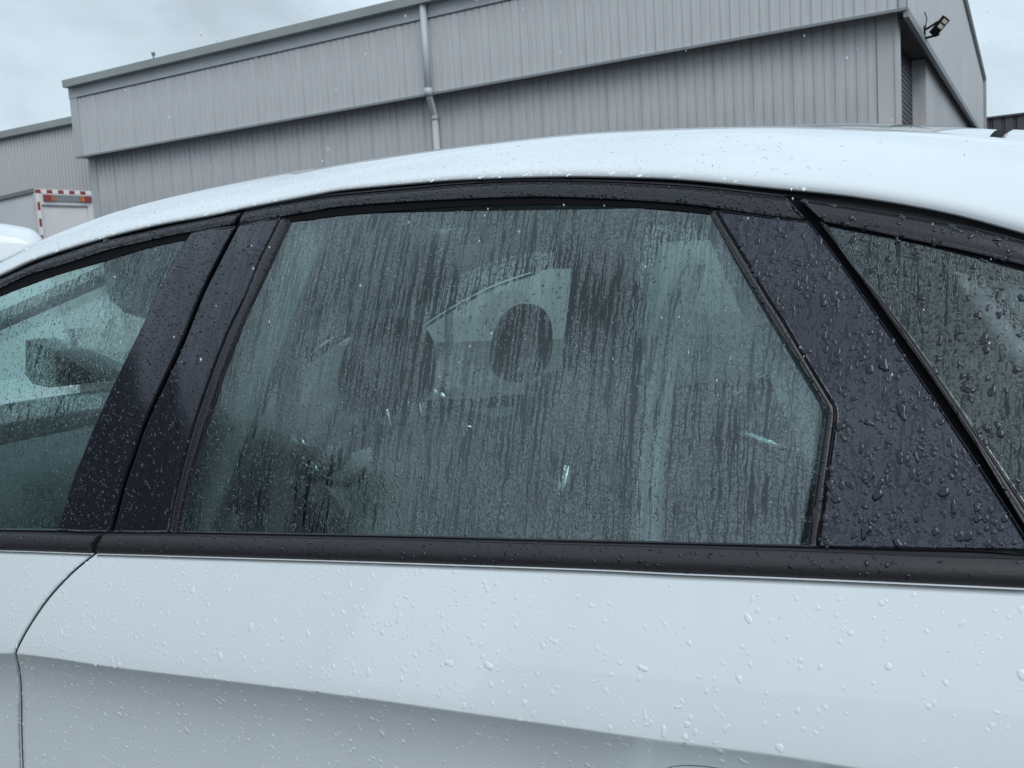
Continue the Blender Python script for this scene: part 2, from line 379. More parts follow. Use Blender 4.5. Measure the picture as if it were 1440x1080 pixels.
ZE = (ga[2]+gb[2])/2; XL = on_y(98, 130, YW)[0]; XLg = ga[0]
ZS = (on_y(124, 219, YW)[2]+on_y(1270, 14, YW)[2])/2; XR = on_y(1275, 10, YW)[0]
OH = .42; YL = YW+OH
XLl = on_y(126, 230, YL)[0]; XRl = on_y(1263, 60, YL)[0]
wh = thing('warehouse', 'long grey ribbed steel warehouse with overhanging upper wall behind the white car', 'building', (XL, YW, 0))
sheet_row(wh, clad, XL+.32, XR-.12, YW, ZS+.03, ZE-.52)
sheet_row(wh, clad2, XLl+.30, XRl-.36, YL, 0, ZS+.3)
for b_ in (((XL, YW-.03, ZS), (XL+.33, YW+.3, ZE-.26)), ((XR-.13, YW-.03, ZS), (XR, YW+.1, ZE-.26))): put('corner_trim', *box(*b_), flash_m, wh, False)
put('corner_trim', *box((XLl, YL-.03, 0), (XLl+.31, YL+.3, ZS+.2)), flash_m, wh, False)
put('corner_trim', *join(box((XRl-.38, YL-.02, 0), (XRl-.05, YL+.3, ZS+.2)), box((XRl-.06, YL-.05, 0), (XRl, YL+.34, ZS+.2))), pipe_m if 0 else clad3, wh, False)
put('eave_flashing', *join(box((XL+.0, YW-.05, ZE-.50), (XR, YW+.1, ZE-.2))), flash_m, wh, False)
put('gutter', *join(box((XLg, YW-.28, ZE-.21), (XR+.1, YW-.02, ZE)), box((XLg+.02, YW-.02, ZE-.05), (XR+.1, YW+.5, ZE-.03))), gutter_m, wh, False)
put('drip_edge', *box((XL+.02, YW-.045, ZS-.02), (XR, YW+.06, ZS+.03)), grey_m, wh, False)
YE = on_x(1383, 120, XR)[1]; ZE2 = on_x(1382.8, 111, XR)[2]; yr = (YW+YE)/2; pr = on_x(1355.3, 0, XR)
ZR_ = ZE2+(pr[2]-ZE2)/(YE-pr[1])*(YE-yr)
# soffit under the overhang (long side and gable side)
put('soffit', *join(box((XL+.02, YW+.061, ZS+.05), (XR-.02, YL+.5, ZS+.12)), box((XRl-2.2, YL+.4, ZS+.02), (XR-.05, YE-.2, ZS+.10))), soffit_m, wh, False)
# gable: ribbed sheets with raked tops
n = 30; wy = (YE-YW)/n
for k in range(n):
    y0, y1 = YW+k*wy, YW+(k+1)*wy; tp = lambda y: (ZE+(ZR_-ZE)*(y-YW)/(yr-YW)) if y < yr else ZE2+(ZR_-ZE2)*(YE-y)/(YE-yr)
    V, Fc = ribbed_sheet(wy, ZS+.02, 0, .2, dep=.03, axis='y'); V = [(x+XR, y+y0, (ZS+.02) if z != 0 else tp(y+y0)-.02) for x, y, z in V]
    put('cladding_sheet', V, Fc, clad, wh, False)
put('rake_trim', *join(*[tube([(XR+.02, a_, b_), (XR+.02, c_, d_)], .09, 6) for a_, b_, c_, d_ in ((YW, ZE, yr, ZR_), (yr, ZR_, YE, ZE2), (YE, ZE2, YE, ZS))]), gutter_m, wh, False)
put('roof', [(XLg, YW, ZE-.03), (XR, YW, ZE-.03), (XR, yr, ZR_), (XLg, yr, ZR_), (XR, YE, ZE2), (XLg, YE, ZE2)], [(0, 1, 2, 3), (3, 2, 4, 5)], gutter_m, wh, False)
put('wall_end', [(XL, YW+.05, ZS), (XL, YE, ZS), (XL, YE, ZE2), (XL, yr, ZR_), (XL, YW+.05, ZE-.05)], [(0, 1, 2, 3, 4)], clad2, wh, False)
# ground floor of the gable: deep door pocket, return wall, plain wall
XP = XRl; Yr_ = on_x(1302, 100, XP)[1]; XD = on_y(1280.5, 100, Yr_)[0]; Yw2 = on_x(1360, 150, XP)[1]
for b_ in (((XD-.1, YL+.3, 0), (XD-.02, YL+1.2, ZS)), ((XD-.4, Yr_, 0), (XP, Yr_+.25, ZS))): put('door_pocket_wall', *box(*b_), clad2, wh, False)
dr = put('roller_door', [(XD, YL+1.0, 0), (XD, Yr_, 0), (XD, Yr_, ZS), (XD, YL+1.0, ZS)], [(0, 1, 2, 3)], dark_clad, wh, False)
V, Fc = [], []
for k in range(58): bv, bf = box((XD, YL+1.0, k*.11), (XD+.03, Yr_, k*.11+.085)); V, Fc = join((V, Fc), (bv, bf))
put('door_slat', V, Fc, dark_clad, dr, False, kind='stuff')
put('gable_wall', *join(box((XP-.25, Yr_+.26, 0), (XP, Yw2, ZS))), clad3, wh, False)
put('end_column', *box((XP+.02, Yw2+.01, 0), (XR-.1, YE-.3, ZS-.3)), soffit_m, wh, False)
put('gable_drip_edge', *box((XR-.06, YW, ZS-.14), (XR+.03, YE, ZS+.02)), grey_m, wh, False)
# downpipe
p0, p1 = on_y(592, 5, YW-.17), on_y(603, 131, YW-.17); dx = (p0[0]+p1[0])/2
q0 = on_y(612, 170, YL-.12); r_ = .085
dp = thing('downpipe', 'pale round downpipe with a cranked joint on the warehouse wall', 'downpipe', (dx, YW, 0))
put('upper_pipe', *tube([(dx, YW-.14, ZE-.2), (dx, YW-.14, ZS-.02)], r_, 12), pipe_m, dp)
put('offset_bend', *tube([(dx, YW-.14, ZS+.0), (dx, YW-.12, ZS-.08), (q0[0], YL-.14, ZS-.42), (q0[0], YL-.12, ZS-.52)], r_*.92, 12), pipe_m, dp)
put('lower_pipe', *tube([(q0[0], YL-.12, ZS-.45), (q0[0], YL-.12, 0)], r_, 12), pipe_m, dp)
for b_ in ([(dx, YW-.14, ZS-.05), (dx, YW-.14, ZS+.12)], [(q0[0], YL-.12, ZS-.56), (q0[0], YL-.12, ZS-.44)]): put('pipe_collar', *tube(b_, r_*1.13, 12), pipe_m, dp)
# little roof vent
pv = on_y(216, 80, YW+2)
vt = thing('roof_vent', 'thin pole sticking up from the warehouse roof edge', 'pole', (pv[0], YW+2, ZE))
put('pole', *join(tube([(pv[0], YW+2, ZE-.2), (pv[0], YW+2, pv[2]+.12)], .03, 8), tube([(pv[0], YW+2, pv[2]+.06), (pv[0], YW+2, pv[2]+.14)], .06, 8)), grey_m, vt)
# floodlight on the gable
fb = on_x(1303, 45, XR+.05); fh = on_y(1322, 37, fb[1]-.25)
flt = thing('floodlight', 'twin black floodlight on a bracket high on the warehouse gable', 'floodlight', (XR, fb[1], fb[2]))
fx, fy, fz = fb
put('bracket', *join(tube([(XR, fy, fz+.06), (XR+.05, fy, fz+.06), (XR+.28, fy-.05, fz+.16)], .025, 8), tube([(XR, fy, fz-.12), (XR+.06, fy, fz-.12), (XR+.30, fy-.05, fz-.10)], .025, 8), box((XR, fy-.06, fz-.2), (XR+.03, fy+.06, fz+.12))), black, flt)
ax = np.array(on_y(1331, 25, fy-.1))-np.array(on_y(1311, 49, fy-.1)); L_ = np.linalg.norm(ax); ax /= L_
cc = (np.array(on_y(1331, 25, fy-.1))+np.array(on_y(1311, 49, fy-.1)))/2
nrm = np.cross(ax, (0, 1, 0)); nrm /= np.linalg.norm(nrm); nrm = -nrm if nrm[2] > 0 else nrm; wd = np.array((0, 1., 0))
tl = (wd*-.75+nrm*.66); tl /= np.linalg.norm(tl); wdt = np.cross(ax, tl)
def obox(c, a, b, d, la, lb, ld):
    V = [np.array(c)+a*la*i+b*lb*j+d*ld*k for i, j, k in ((-1,-1,-1),(1,-1,-1),(1,1,-1),(-1,1,-1),(-1,-1,1),(1,-1,1),(1,1,1),(-1,1,1))]
    return [tuple(q) for q in V], [(0,3,2,1),(4,5,6,7),(0,1,5,4),(1,2,6,5),(2,3,7,6),(3,0,4,7)]
hd = put('lamp_head', *obox(cc, ax, wdt, tl, L_/2, .085, .035), black, flt, False)
for k in (.05, .62): put('lens', *obox(cc+ax*(k*L_/2)+tl*.036, ax, wdt, tl, L_*.10, .055, .008), lens_m, hd, False)
put('cable', *tube([(XR+.03, fy, fz+.1), (XR+.06, fy, fz+.28), (XR+.02, fy, fz+.42)], .012, 6), black, flt)
# wing on the left, set back
YG = YW+1.6; zg = (on_y(20, 182.5, YG)[2]+on_y(95, 167.5, YG)[2])/2
wg = thing('warehouse_wing', 'lower grey ribbed wing of the warehouse at the left behind the box truck', 'building', (-50, YG, 0))
sheet_row(wg, clad3, -52, XL+1.2, YG, 0, zg-.28, .17, .85, gr=.04, dep=.03)
put('gutter', *box((-52, YG-.2, zg-.22), (XL+1.2, YG+.1, zg)), gutter_m, wg, False)
put('roof', [(-52, YG, zg-.02), (XL+1.2, YG, zg-.02), (XL+1.2, YG+12, zg+1.2), (-52, YG+12, zg+1.2)], [(0, 1, 2, 3)], gutter_m, wg, False)
# charcoal building far right
YB = 62.; zb_ = (on_y(1383, 166, YB)[2]+on_y(1440, 158, YB)[2])/2
db = thing('charcoal_shed', 'low charcoal ribbed shed far behind at the right', 'building', (5, YB, 0))
sheet_row(db, dark_clad, -9, 27, YB, 0, zb_-.1, .6, 3., gr=.2, dep=.1)
put('roof', *box((-9, YB-.15, zb_-.1), (27, YB+20, zb_)), dark_clad, db, False)
# dark shed behind the photographer (seen only as reflections in the wet black trim and glass)
def polar(az, d, z=0): return (-math.sin(R(az))*d, -math.cos(R(az))*d, z)
SH_N, SH_D, SH_H = 74., 15.5, 7.1
nv_ = np.array([-math.sin(R(SH_N)), -math.cos(R(SH_N)), 0]); tv_ = np.array([-nv_[1], nv_[0], 0])
def along(az): a_ = np.array([-math.sin(R(az)), -math.cos(R(az)), 0]); return a_*SH_D/(a_@nv_)
e0 = along(41.); e1 = along(118.); back_ = nv_*18
if np.linalg.norm(e1) > 60: e1 = along(110.)
V = [e0, e1, e1+back_, e0+back_]; V = [tuple(p) for p in V]+[(p[0], p[1], SH_H) for p in V]
yw = thing('added_shade_wall', 'unseen grey concrete wall added to darken the lower door, mirrored low in the wet paint', 'wall', (8, -15, 0))  # unseen wall added behind the camera to cut low sky light
put('wall', *box((-9, -15.2, 0), (40, -15, 3.7)), varied('grey_concrete', (.12, .125, .13), .8, 1.2, .2), yw, False)
put('coping', *box((-9.05, -15.25, 3.701), (40.05, -14.95, 3.80)), flash_m, yw, False)
sh = thing('dark_storage_shed', 'dark steel shed mirrored in the lower corner of the rear window', 'building', tuple(e0))
put('wall', V, [(0, 1, 5, 4), (1, 2, 6, 5), (2, 3, 7, 6), (3, 0, 4, 7)], plain('dark_shed_wall', (.045, .05, .06), .6), sh, False)
V2 = [(p[0]-nv_[0]*.25*(i < 2), p[1]-nv_[1]*.25*(i < 2), SH_H+.002) for i, p in enumerate([e0, e1, e1+back_, e0+back_])]
V2 += [(a_, b_, SH_H+.35) for a_, b_, _ in V2]
put('roof', V2, [(0, 3, 2, 1), (4, 5, 6, 7), (0, 1, 5, 4), (1, 2, 6, 5), (2, 3, 7, 6), (3, 0, 4, 7)], gutter_m, sh, False)

# ================================================================== BOX TRUCK
tk0 = on_y(47, 265.5, 13.); tkz = tk0[2]; ang = R(10)
tr_ = thing('box_truck', 'white box truck with red and white reflective edging at the far left', 'truck', (tk0[0], tk0[1], 0))
ux = np.array([-math.cos(ang), math.sin(ang), 0])*1.0; uy = np.array([math.sin(ang), math.cos(ang), 0])   # ux: forwards (to the left), uy: across the rear
ux = np.array([-math.cos(ang), -math.sin(ang)*-1, 0]); ux = np.array([-uy[1], uy[0], 0])
def TK(a_, b_, z_): p = np.array([tk0[0], tk0[1], 0])+ux*a_+uy*b_; return (p[0], p[1], z_)
def tbox(a0, a1, b0, b1, z0, z1):
    V = [TK(a, b, z) for z in (z0, z1) for a, b in ((a0, b0), (a1, b0), (a1, b1), (a0, b1))]
    return V, [(0,3,2,1),(4,5,6,7),(0,1,5,4),(1,2,6,5),(2,3,7,6),(3,0,4,7)]
def wid(px):                                    # width of the rear face up to a photo column
    for b in np.linspace(.5, 4, 400):
        p = np.array(TK(0, b, tkz))-np.array([0, 0, CZ]); q = np.array([WX@0 if 0 else 0]) if 0 else None
        cx = p[0]*WX[0]+p[1]*WY[0]+p[2]*WZ[0]; cz_ = p[0]*WX[2]+p[1]*WY[2]+p[2]*WZ[2]
        if 720+F*cx/cz_ > px: return b
    return 2.4
TW = wid(127.5)
put('cargo_box', *tbox(.03, 6.5, .03, TW-.03, 1.0, tkz-.03), truck_side, tr_, False)
put('rear_frame', *join(tbox(-.03, .06, 0, .12, .9, tkz), tbox(-.03, .06, TW-.12, TW, .9, tkz), tbox(-.03, .06, .12, TW-.12, tkz-.32, tkz)), truck_w, tr_, False)
put('rear_door', *tbox(.0, .028, .125, TW-.125, .95, tkz-.325), truck_w, tr_, False)
put('door_head', *tbox(-.034, -.031, .13, TW-.1, tkz-.345, tkz-.315), grey_m, tr_, False)
put('light_bar', *tbox(-.055, -.034, .16, TW-.03, tkz-.25, tkz-.115), grey_m, tr_, False)
for a0, a1, m_ in ((.16, .31, red_m), (.31, .42, amber_m), (TW-.30, TW-.18, amber_m), (TW-.18, TW-.03, red_m)):
    put('tail_lamp', *tbox(-.075, -.056, a0+.005, a1-.005, tkz-.245, tkz-.12), m_, tr_, False)
for k in range(10):
    b0 = .01+k*(TW-.03)/10; b1 = b0+(TW-.03)/10
    put('reflector_strip', *tbox(-.037, -.031, b0, b1, tkz-.085, tkz-.015), red_m if k % 2 == 0 else white_m, tr_, False)
for k in range(14):
    put('reflector_strip', *tbox(-.037, -.031, .035, .085, tkz-.27-k*.17, tkz-.10-k*.17), white_m if k % 2 == 0 else red_m, tr_, False)
put('top_rail', *tbox(-.02, 6.5, -.015, .03, tkz-.07, tkz+.01), grey_m, tr_, False)
put('cab', *tbox(6.7, 8.4, .2, TW-.2, .6, 2.6), truck_w, tr_, False)
put('chassis', *tbox(.2, 7.2, .6, TW-.6, .7, .99), black, tr_, False)
for a_ in (1.5, 7.4):
    for b_ in (.25, TW-.25):
        put('wheel', *tube([TK(a_, b_-.14, .5), TK(a_, b_+.14, .5)], .5, 24), tyre, tr_)
# ================================================================== WHITE SUV beyond
pS = on_y(74, 330, 2.95); zS = pS[2]+.045
sv = thing('parked_suv', 'white suv whose wet roof shows beyond the car at the far left', 'car', (pS[0]-2, 1.5, 0))
dv = np.array([-.57, -.82]); dv /= np.linalg.norm(dv); ev = np.array([-.82, .57]); ev /= np.linalg.norm(ev)
def SV(x, y, z): q = np.array([pS[0], pS[1]])+dv*(-x)+ev*y; return (q[0], q[1], z)
h0 = zS
prof = [(.05, .35), (.06, .95), (.02, 1.25), (-.02, h0-.12), (-.05, h0-.015), (-.14, h0+.03), (-.45, h0+.07), (-1.1, h0+.10), (-1.9, h0+.10), (-2.5, h0-.02), (-3.2, 1.12), (-4.0, .98), (-4.4, .78), (-4.45, .35)]
PR = smooth([(a_, 0, b_) for a_, b_ in prof], 5); V, Fc = [], []
secs = ((0, .30), (.02, .16), (.07, .07), (.16, .02), (.3, 0), (1.5, 0), (1.64, .02), (1.73, .07), (1.78, .16), (1.8, .30)); cxm = PR[:, 0].mean()
for yy, ins in secs:
    for p in PR:
        k = max(0, p[2]-1.0); V.append(SV(p[0]+(cxm-p[0])*ins*.06, yy+(.2*k if yy < .9 else -.2*k), p[2]-ins*.30*(p[2] > 1)))
n = len(PR)
for j_ in range(len(secs)-1):
    for i_ in range(n-1): Fc.append((j_*n+i_, j_*n+i_+1, (j_+1)*n+i_+1, (j_+1)*n+i_))
Fc += [tuple(range(n))[::-1], tuple((len(secs)-1)*n+i_ for i_ in range(n))]
put('body', V, Fc, paint, sv)
for a0, a1 in ((-2.75, -2.0), (-1.9, -1.15)):
    put('side_window', [SV(a0+.1, -.004, 1.05), SV(a1, -.004, 1.05), SV(a1, .07, 1.45), SV(a0+.25, .07, 1.45)], [(0, 1, 2, 3)], drop_black, sv, False)
for a_ in (-3.5, -.75):
    for yy in (-.02, 1.62): put('wheel', *tube([SV(a_, yy, .36), SV(a_, yy+.2, .36)], .36, 28), tyre, sv)

# ================================================================== THE WHITE CAR
car = thing('parked_car', 'wet white hatchback with black window frames filling the foreground', 'car', (-1.2, YC, 0))
# -- traced outlines (on the side surface)
Wp = [(-60, 412), (0, 385.8), (41.7, 366.4), (97, 348), (152.8, 331.7), (200, 320), (240, 311.7), (295.6, 302), (347, 290.8), (440, 273), (480, 266), (580, 256.7), (646.7, 251.5), (780, 247), (880, 248), (960, 251.3), (1090, 263.5), (1200, 275), (1326.7, 296.7), (1440, 326.7), (1520, 352)]
Rp = [(-60, 392), (0, 365.7), (61, 335.8), (140, 305.5), (200, 287.5), (300, 263), (400, 243.5), (480, 230), (613, 210), (780, 190), (870, 183.5), (960, 179.5), (1060, 177), (1140, 178), (1210, 180.5), (1300, 185), (1360, 189), (1440, 197), (1520, 208)]
W3 = curve(Wp, pre=((-2.55, 1.0), (-2.35, 1.10), (-2.12, 1.20), (-1.95, 1.268)), post=((.2, 1.18), (.45, 1.05), (.62, .95)))
XS = np.linspace(-2.5, .6, 150)
Wz = np.interp(XS, W3[:, 0], W3[:, 2]); Wy = np.array([Sg(x, z) for x, z in zip(XS, Wz)])
def wdt_(x): return float(np.interp(x, [-2.6, -1.9, -1.45, -1.1, .8], [.05, .06, .12, .20, .20]))
def SR(x, z): return float(np.interp(x, XS, Wy))+wdt_(x)
R3 = smooth([hit(px, py, SR) for px, py in Rp], 6)
o1 = np.array([[-2.55, 0, 1.03], [-2.35, 0, 1.125], [-2.13, 0, 1.225]]); o2_ = np.array([[.2, 0, 1.33], [.42, 0, 1.26], [.65, 0, 1.14]])
R3 = smooth(np.vstack([o1, R3[::4], o2_]), 8)
Rz = np.interp(XS, R3[:, 0], R3[:, 2])
ker = np.ones(5)/5; Rz = np.r_[Rz[:2], np.convolve(Rz, ker, 'valid'), Rz[-2:]]
zx = np.gradient(Rz, XS); nS = 12; nC = 14
grid = np.zeros((nS, len(XS), 3)); Yr = np.array([SR(x, 0) for x in XS]); sl = np.clip((Rz-CZ-zx*XS)/Yr, -.02, .4)
for j in range(nS):
    t = j/(nS-1)
    for i, x in enumerate(XS):
        P0 = np.array([Wy[i], Wz[i]]); P2 = np.array([Yr[i], Rz[i]])
        # control point: leave the side steeply, arrive along the sight line
        a = .75; m_ = sl[i]; hh = P2[1]-P0[1]; ww = P2[0]-P0[0]; yy = ww*.36
        P1 = np.array([P0[0]+yy, P2[1]-m_*(ww-yy)])
        q = (1-t)**2*P0+2*t*(1-t)*P1+t*t*P2; grid[j, i] = (x, q[0], q[1])
lip = grid[0].copy(); lip[:, 1] += .006; lip[:, 2] -= .0022; lip2 = lip.copy(); lip2[:, 1] += .016; lip2[:, 2] += .003
rr_ = np.vstack([lip2[None], lip[None], grid]); 
V = rr_.reshape(-1, 3); Fc = grid_faces(len(XS), rr_.shape[0])
put('roof_rail', V, Fc, paint, car); put('roof_rail', flip(V), [f[::-1] for f in Fc], paint, car)
# centre roof panel with a shallow ditch before the crown
I0, I1 = np.searchsorted(XS, -1.35), np.searchsorted(XS, -.05)
tgt = {x: on_y(px, py, YC)[2] for x, px, py in []}
cp = np.array([on_y(px, py, YC-.1) for px, py in ((1225, 180.6), (1270, 180.8), (1300, 182), (1360, 184.5), (1417, 188.6))])
def section(x, lift=0., drop=0.):
    y0, z0, m_ = np.interp(x, XS, Yr), np.interp(x, XS, Rz), np.interp(x, XS, sl); D_ = YC-y0
    zc = z0+m_*D_*.30
    if x > -.45:
        zc2 = np.interp(x, cp[:, 0], cp[:, 2]) if x < cp[-1, 0] else cp[-1, 2]+(z0-np.interp(cp[-1, 0], XS, Rz))*.9
        k = min(1, (x+.45)/.15); zc = zc*(1-k)+zc2*k
    z0 -= drop; zc += lift-drop; col = []
    for t in np.linspace(0, 1, nC):
        y = y0+D_*t; z = z0+(zc-z0)*(1-(1-t)**2)
        col.append((x, y, z))
    return col+[(x, 2*YC-y, z) for x, y, z in col[-2::-1]]
half = [section(XS[i]) for i in range(I0, I1)]
H = np.array(half).transpose(1, 0, 2); put('roof_panel', H.reshape(-1, 3), grid_faces(H.shape[1], H.shape[0]), paint, car)
H2 = H.copy(); H2[..., 2] -= .045
put('headliner', H2.reshape(-1, 3), grid_faces(H.shape[1], H.shape[0]), pale_m, car)
# tailgate: spoiler, rear window
def loft(secs): A = np.array(secs); return A.reshape(-1, 3), grid_faces(A.shape[1], A.shape[0])
def cross(x, ze, zc, ye, n=15): return [(x, YC+(YC-ye)*s, zc-(zc-ze)*abs(s)**2.4) for s in np.linspace(-1, 1, n)]
i2 = I1; yb_, zb2 = Yr[i2], Rz[i2]; zt = cp[-1, 2]; x0_ = XS[I1-1]
sp_ = [section(x0_+.008, -.012, .016), section(x0_+.010, .0, .004), section(x0_+.018, .004, .0005), section(x0_+.04, .005, .0), section(x0_+.12, .002, .001), section(.18, .0, .002), section(.30, -.004, .004), section(.31, -.01, .03)]
put('tailgate_spoiler', *loft(sp_), paint, car)
rw = [cross(.24, zb2-.13, zt-.09, yb_+.02), cross(.45, 1.20, 1.26, 1.16), cross(.72, 1.00, 1.07, 1.10)]
put('rear_windscreen', *loft(rw), glass_far, car)
put('tailgate', *loft([cross(.72, 1.0, 1.07, 1.10), cross(.86, .95, .99, 1.02), cross(.95, .72, .74, .98), cross(.95, .35, .35, .98)]), paint, car)
# windscreen, bonnet
iw = np.searchsorted(XS, -1.36); xs_ = XS[:iw:6]
ws = [cross(x, np.interp(x, XS, Rz)-.004, np.interp(x, XS, Rz)+.012+.006*(x+2.5), np.interp(x, XS, Yr)-.0) for x in xs_]+[cross(-1.345, np.interp(-1.345, XS, Rz)-.004, np.interp(-1.345, XS, Rz)+sl[iw]*.18, np.interp(-1.345, XS, Yr))]
put('windscreen', *loft(ws), glass_far, car)
put('bonnet', *loft([cross(-2.48, .98, 1.04, 1.02), cross(-2.8, .92, .99, .97), cross(-3.15, .82, .88, .97), cross(-3.35, .66, .70, 1.05), cross(-3.42, .35, .35, 1.1)]), paint, car)

# -- frame bands
TBt_f = [(-60, 424), (0, 394), (42, 375), (69.4, 364.3), (97, 355.5), (138.9, 342), (200, 328), (240, 319), (300, 307.5), (336, 300.5)]
TBb_f = [(-60, 433), (0, 405), (39, 387), (97, 369), (152.8, 351), (200, 340), (240, 331), (272, 325), (327.5, 315)]
TBt_r = [(344, 299), (387, 290.5), (440, 281.5), (480, 276.5), (580, 267.5), (646, 261.7), (740, 257.3), (847, 258.3), (960, 264), (1043, 272.5), (1106, 280)]
TBb_r = [(336, 314.5), (387, 305.4), (440, 296.4), (480, 290), (580, 282.7), (720, 276.7), (813, 277.3), (960, 286), (1066.7, 300.8), (1131, 308)]
ext = ((-2.3, 1.06), (-2.05, 1.19))
o, gBf = patch('window_frame_trim', trim_satin, curve(TBt_f, pre=((-2.32, 1.085), (-2.05, 1.21))), curve(TBb_f, pre=((-2.32, 1.06), (-2.05, 1.185))), 90, 5, parent=car, bulge=.002)
o, gBr = patch('window_frame_trim', trim_satin, curve(TBt_r), curve(TBb_r), 110, 5, parent=car, bulge=.002)
# roof seal: dark channel between white roof edge and frame band
Wl = curve(Wp, off=.010, pre=((-2.3, 1.14), (-1.95, 1.285)), post=((.2, 1.2), (.45, 1.07))); Wl[:, 2] += .003; Wl[:, 1] += .004
full_t = curve([(x, y+4) for x, y in TBt_f[:-1]]+[(x, y+4) for x, y in TBt_r]+[(1200, 302), (1326.7, 326), (1440, 357)], off=.010, pre=((-2.3, 1.06), (-2.05, 1.2)), post=((.2, 1.13), (.42, 1.03)))
full_t[:, 2] -= .004
patch('roof_seal', rubber, Wl, full_t, 140, 4, off=.012, depth=.004, parent=car)
# thin bright lip inside the seal
lipc = [(x, y-5.5) for x, y in TBt_r]; lipb = [(x, y-2.8) for x, y in TBt_r]
patch('seal_lip', trim_satin, curve(lipc, off=.005), curve(lipb, off=.005), 110, 3, off=.006, depth=.004, bevel=.0005, parent=car)
# window rubber under the bands
GT_f = [(-60, 446), (0, 416), (39, 401), (77, 387), (139, 369), (200, 350.5), (240, 341), (264, 336.5)]
GT_r = [(384, 316.5), (407, 312), (440, 308.2), (480, 302.7), (580, 295), (646.7, 290), (746.7, 287.3), (813, 288), (880, 290.7), (960, 297), (1004, 301.5)]
patch('window_seal', black, curve([(x, y-2) for x, y in TBb_f[:-1]], off=.003, pre=((-2.3, 1.06),)), curve(GT_f, off=.003, pre=((-2.3, 1.04),)), 80, 3, off=.003, depth=.004, bevel=.0006, parent=car)
patch('window_seal', black, curve([(384, 304)]+[(x, y-2) for x, y in TBb_r[2:-1]], off=.003)[:-6], curve(GT_r, off=.003), 90, 3, off=.003, depth=.004, bevel=.0006, parent=car)
# -- B pillar trims
BFl = [(270, 326.5), (262, 338), (240, 375.6), (213, 433), (190, 480), (166.7, 526.7), (133, 600), (116.7, 640), (102.8, 675), (90, 718), (80.6, 745)]
BFr = [(329, 319), (306, 361), (279, 415), (250, 487), (216, 560), (198, 600), (184.7, 640), (172, 675), (162, 712), (152.8, 748)]
BRl = [(337, 316.5), (313.5, 362), (287, 415), (258, 487), (224, 560), (206, 600), (192.2, 640), (180, 675), (170, 712), (160, 748)]
BRr = [(392, 307), (363, 366), (343, 416), (320, 463), (290, 541), (273, 592), (256.7, 650), (243, 706), (236, 748)]
o, gPf = patch('pillar_trim', trim_gloss, curve(BFl), curve(BFr), 74, 14, parent=car, bulge=.003, label='front door pillar trim in gloss black')
o, gPr = patch('pillar_trim', trim_pillar, curve(BRl), curve(BRr), 74, 14, parent=car, bulge=.002, label='rear door pillar trim in gloss black')
RSr = [(406.5, 312), (384, 360), (357, 418), (348, 436), (315, 520), (302.5, 560), (284, 616), (263, 689), (250.5, 750)]
o, gRf = patch('window_channel', trim_satin, curve([(x+3.2, y) for x, y in BRr], off=.0015), curve(RSr, off=.0015), 70, 5, off=.0015, parent=car, bulge=.0015)
# gap shadows behind the shut lines
def widen(L, dx, off): return curve([(x+dx, y) for x, y in L], off=off)
patch('gap_shade_seal', black, widen(BFr, -9, .010), widen(BRl, 9, .010), 60, 3, off=.010, depth=.004, parent=car)
patch('gap_shade_seal', black, curve([(327, 297), (352, 292)], off=.009, sm=False), curve([(318, 322), (348, 322)], off=.009, sm=False), 4, 4, off=.009, depth=.004, parent=car)
# -- rear quarter of the door
CTL = [(1009.5, 297.5), (1048, 360), (1083, 420), (1103, 450), (1140, 513), (1176.5, 573), (1176.6, 590), (1167, 660), (1160, 713), (1151, 768)]
GRr = [(998, 299), (1031.7, 360), (1067, 418), (1090, 455), (1127, 513), (1163, 573), (1163, 584), (1152, 660), (1143, 720), (1137, 770)]
CGl = [(1107, 277), (1134.5, 311), (1173, 360), (1243, 460), (1293, 533), (1353, 622), (1404.6, 700), (1440, 756), (1460, 787)]
CGr = [(1125, 281), (1153, 312), (1190, 360), (1259, 457), (1313, 533), (1370, 620), (1417, 700), (1440, 737), (1476, 793)]
c3 = [(1135.5, 312.5)]+CGl[2:-1]+[(1448, 772)]
o, gC = patch('quarter_trim', trim_streak, curve(CTL, sm=False), curve(c3), 90, 30, parent=car, mirror=False, bulge=.0, label='wide gloss black panel behind the rear window')
o, gRr = patch('window_channel', trim_satin, curve(GRr, off=.0015, sm=False), curve([(x-3, y) for x, y in CTL], off=.0015, sm=False), 90, 5, off=.0015, parent=car, bulge=.0015)
patch('gap_shade_seal', black, curve([(x-9, y) for x, y in CGl], off=.010), curve([(x+9, y) for x, y in CGr], off=.010), 60, 4, off=.010, depth=.004, parent=car)
# -- quarter window behind the door
QBt = [(1127, 281.5), (1200, 293), (1293, 308), (1372, 323), (1440, 340.5), (1520, 366)]
QBb = [(1159, 311.5), (1200, 319), (1285, 337), (1365, 354), (1440, 372.6), (1520, 398)]
QSb = [(1160, 316), (1200, 325.5), (1285, 341.5), (1365, 360), (1440, 380), (1520, 406)]
qe = ((.16, 1.13), (.36, 1.02)); qe2 = ((.12, 1.12), (.30, 1.02))
o, gQ = patch('window_frame_trim', trim_satin, curve(QBt, post=((.2, 1.155), (.42, 1.04))), curve(QBb, post=((.16, 1.12), (.36, 1.02))), 80, 6, parent=car, bulge=.003)
patch('window_seal', black, curve([(x, y-1.5) for x, y in QBb], off=.0035, post=((.16, 1.13), (.36, 1.03))), curve(QSb, off=.0035, post=((.15, 1.11), (.34, 1.015))), 70, 3, off=.0035, depth=.004, bevel=.0005, parent=car)
QLl = [(1153.5, 313), (1190.5, 361), (1260, 458), (1314, 534), (1371, 621), (1418, 700.5), (1441, 738), (1477, 793)]
QLr = [(1162, 317), (1194, 366.7), (1240, 423), (1288.6, 487.5), (1360, 593), (1436.7, 707), (1492, 793)]
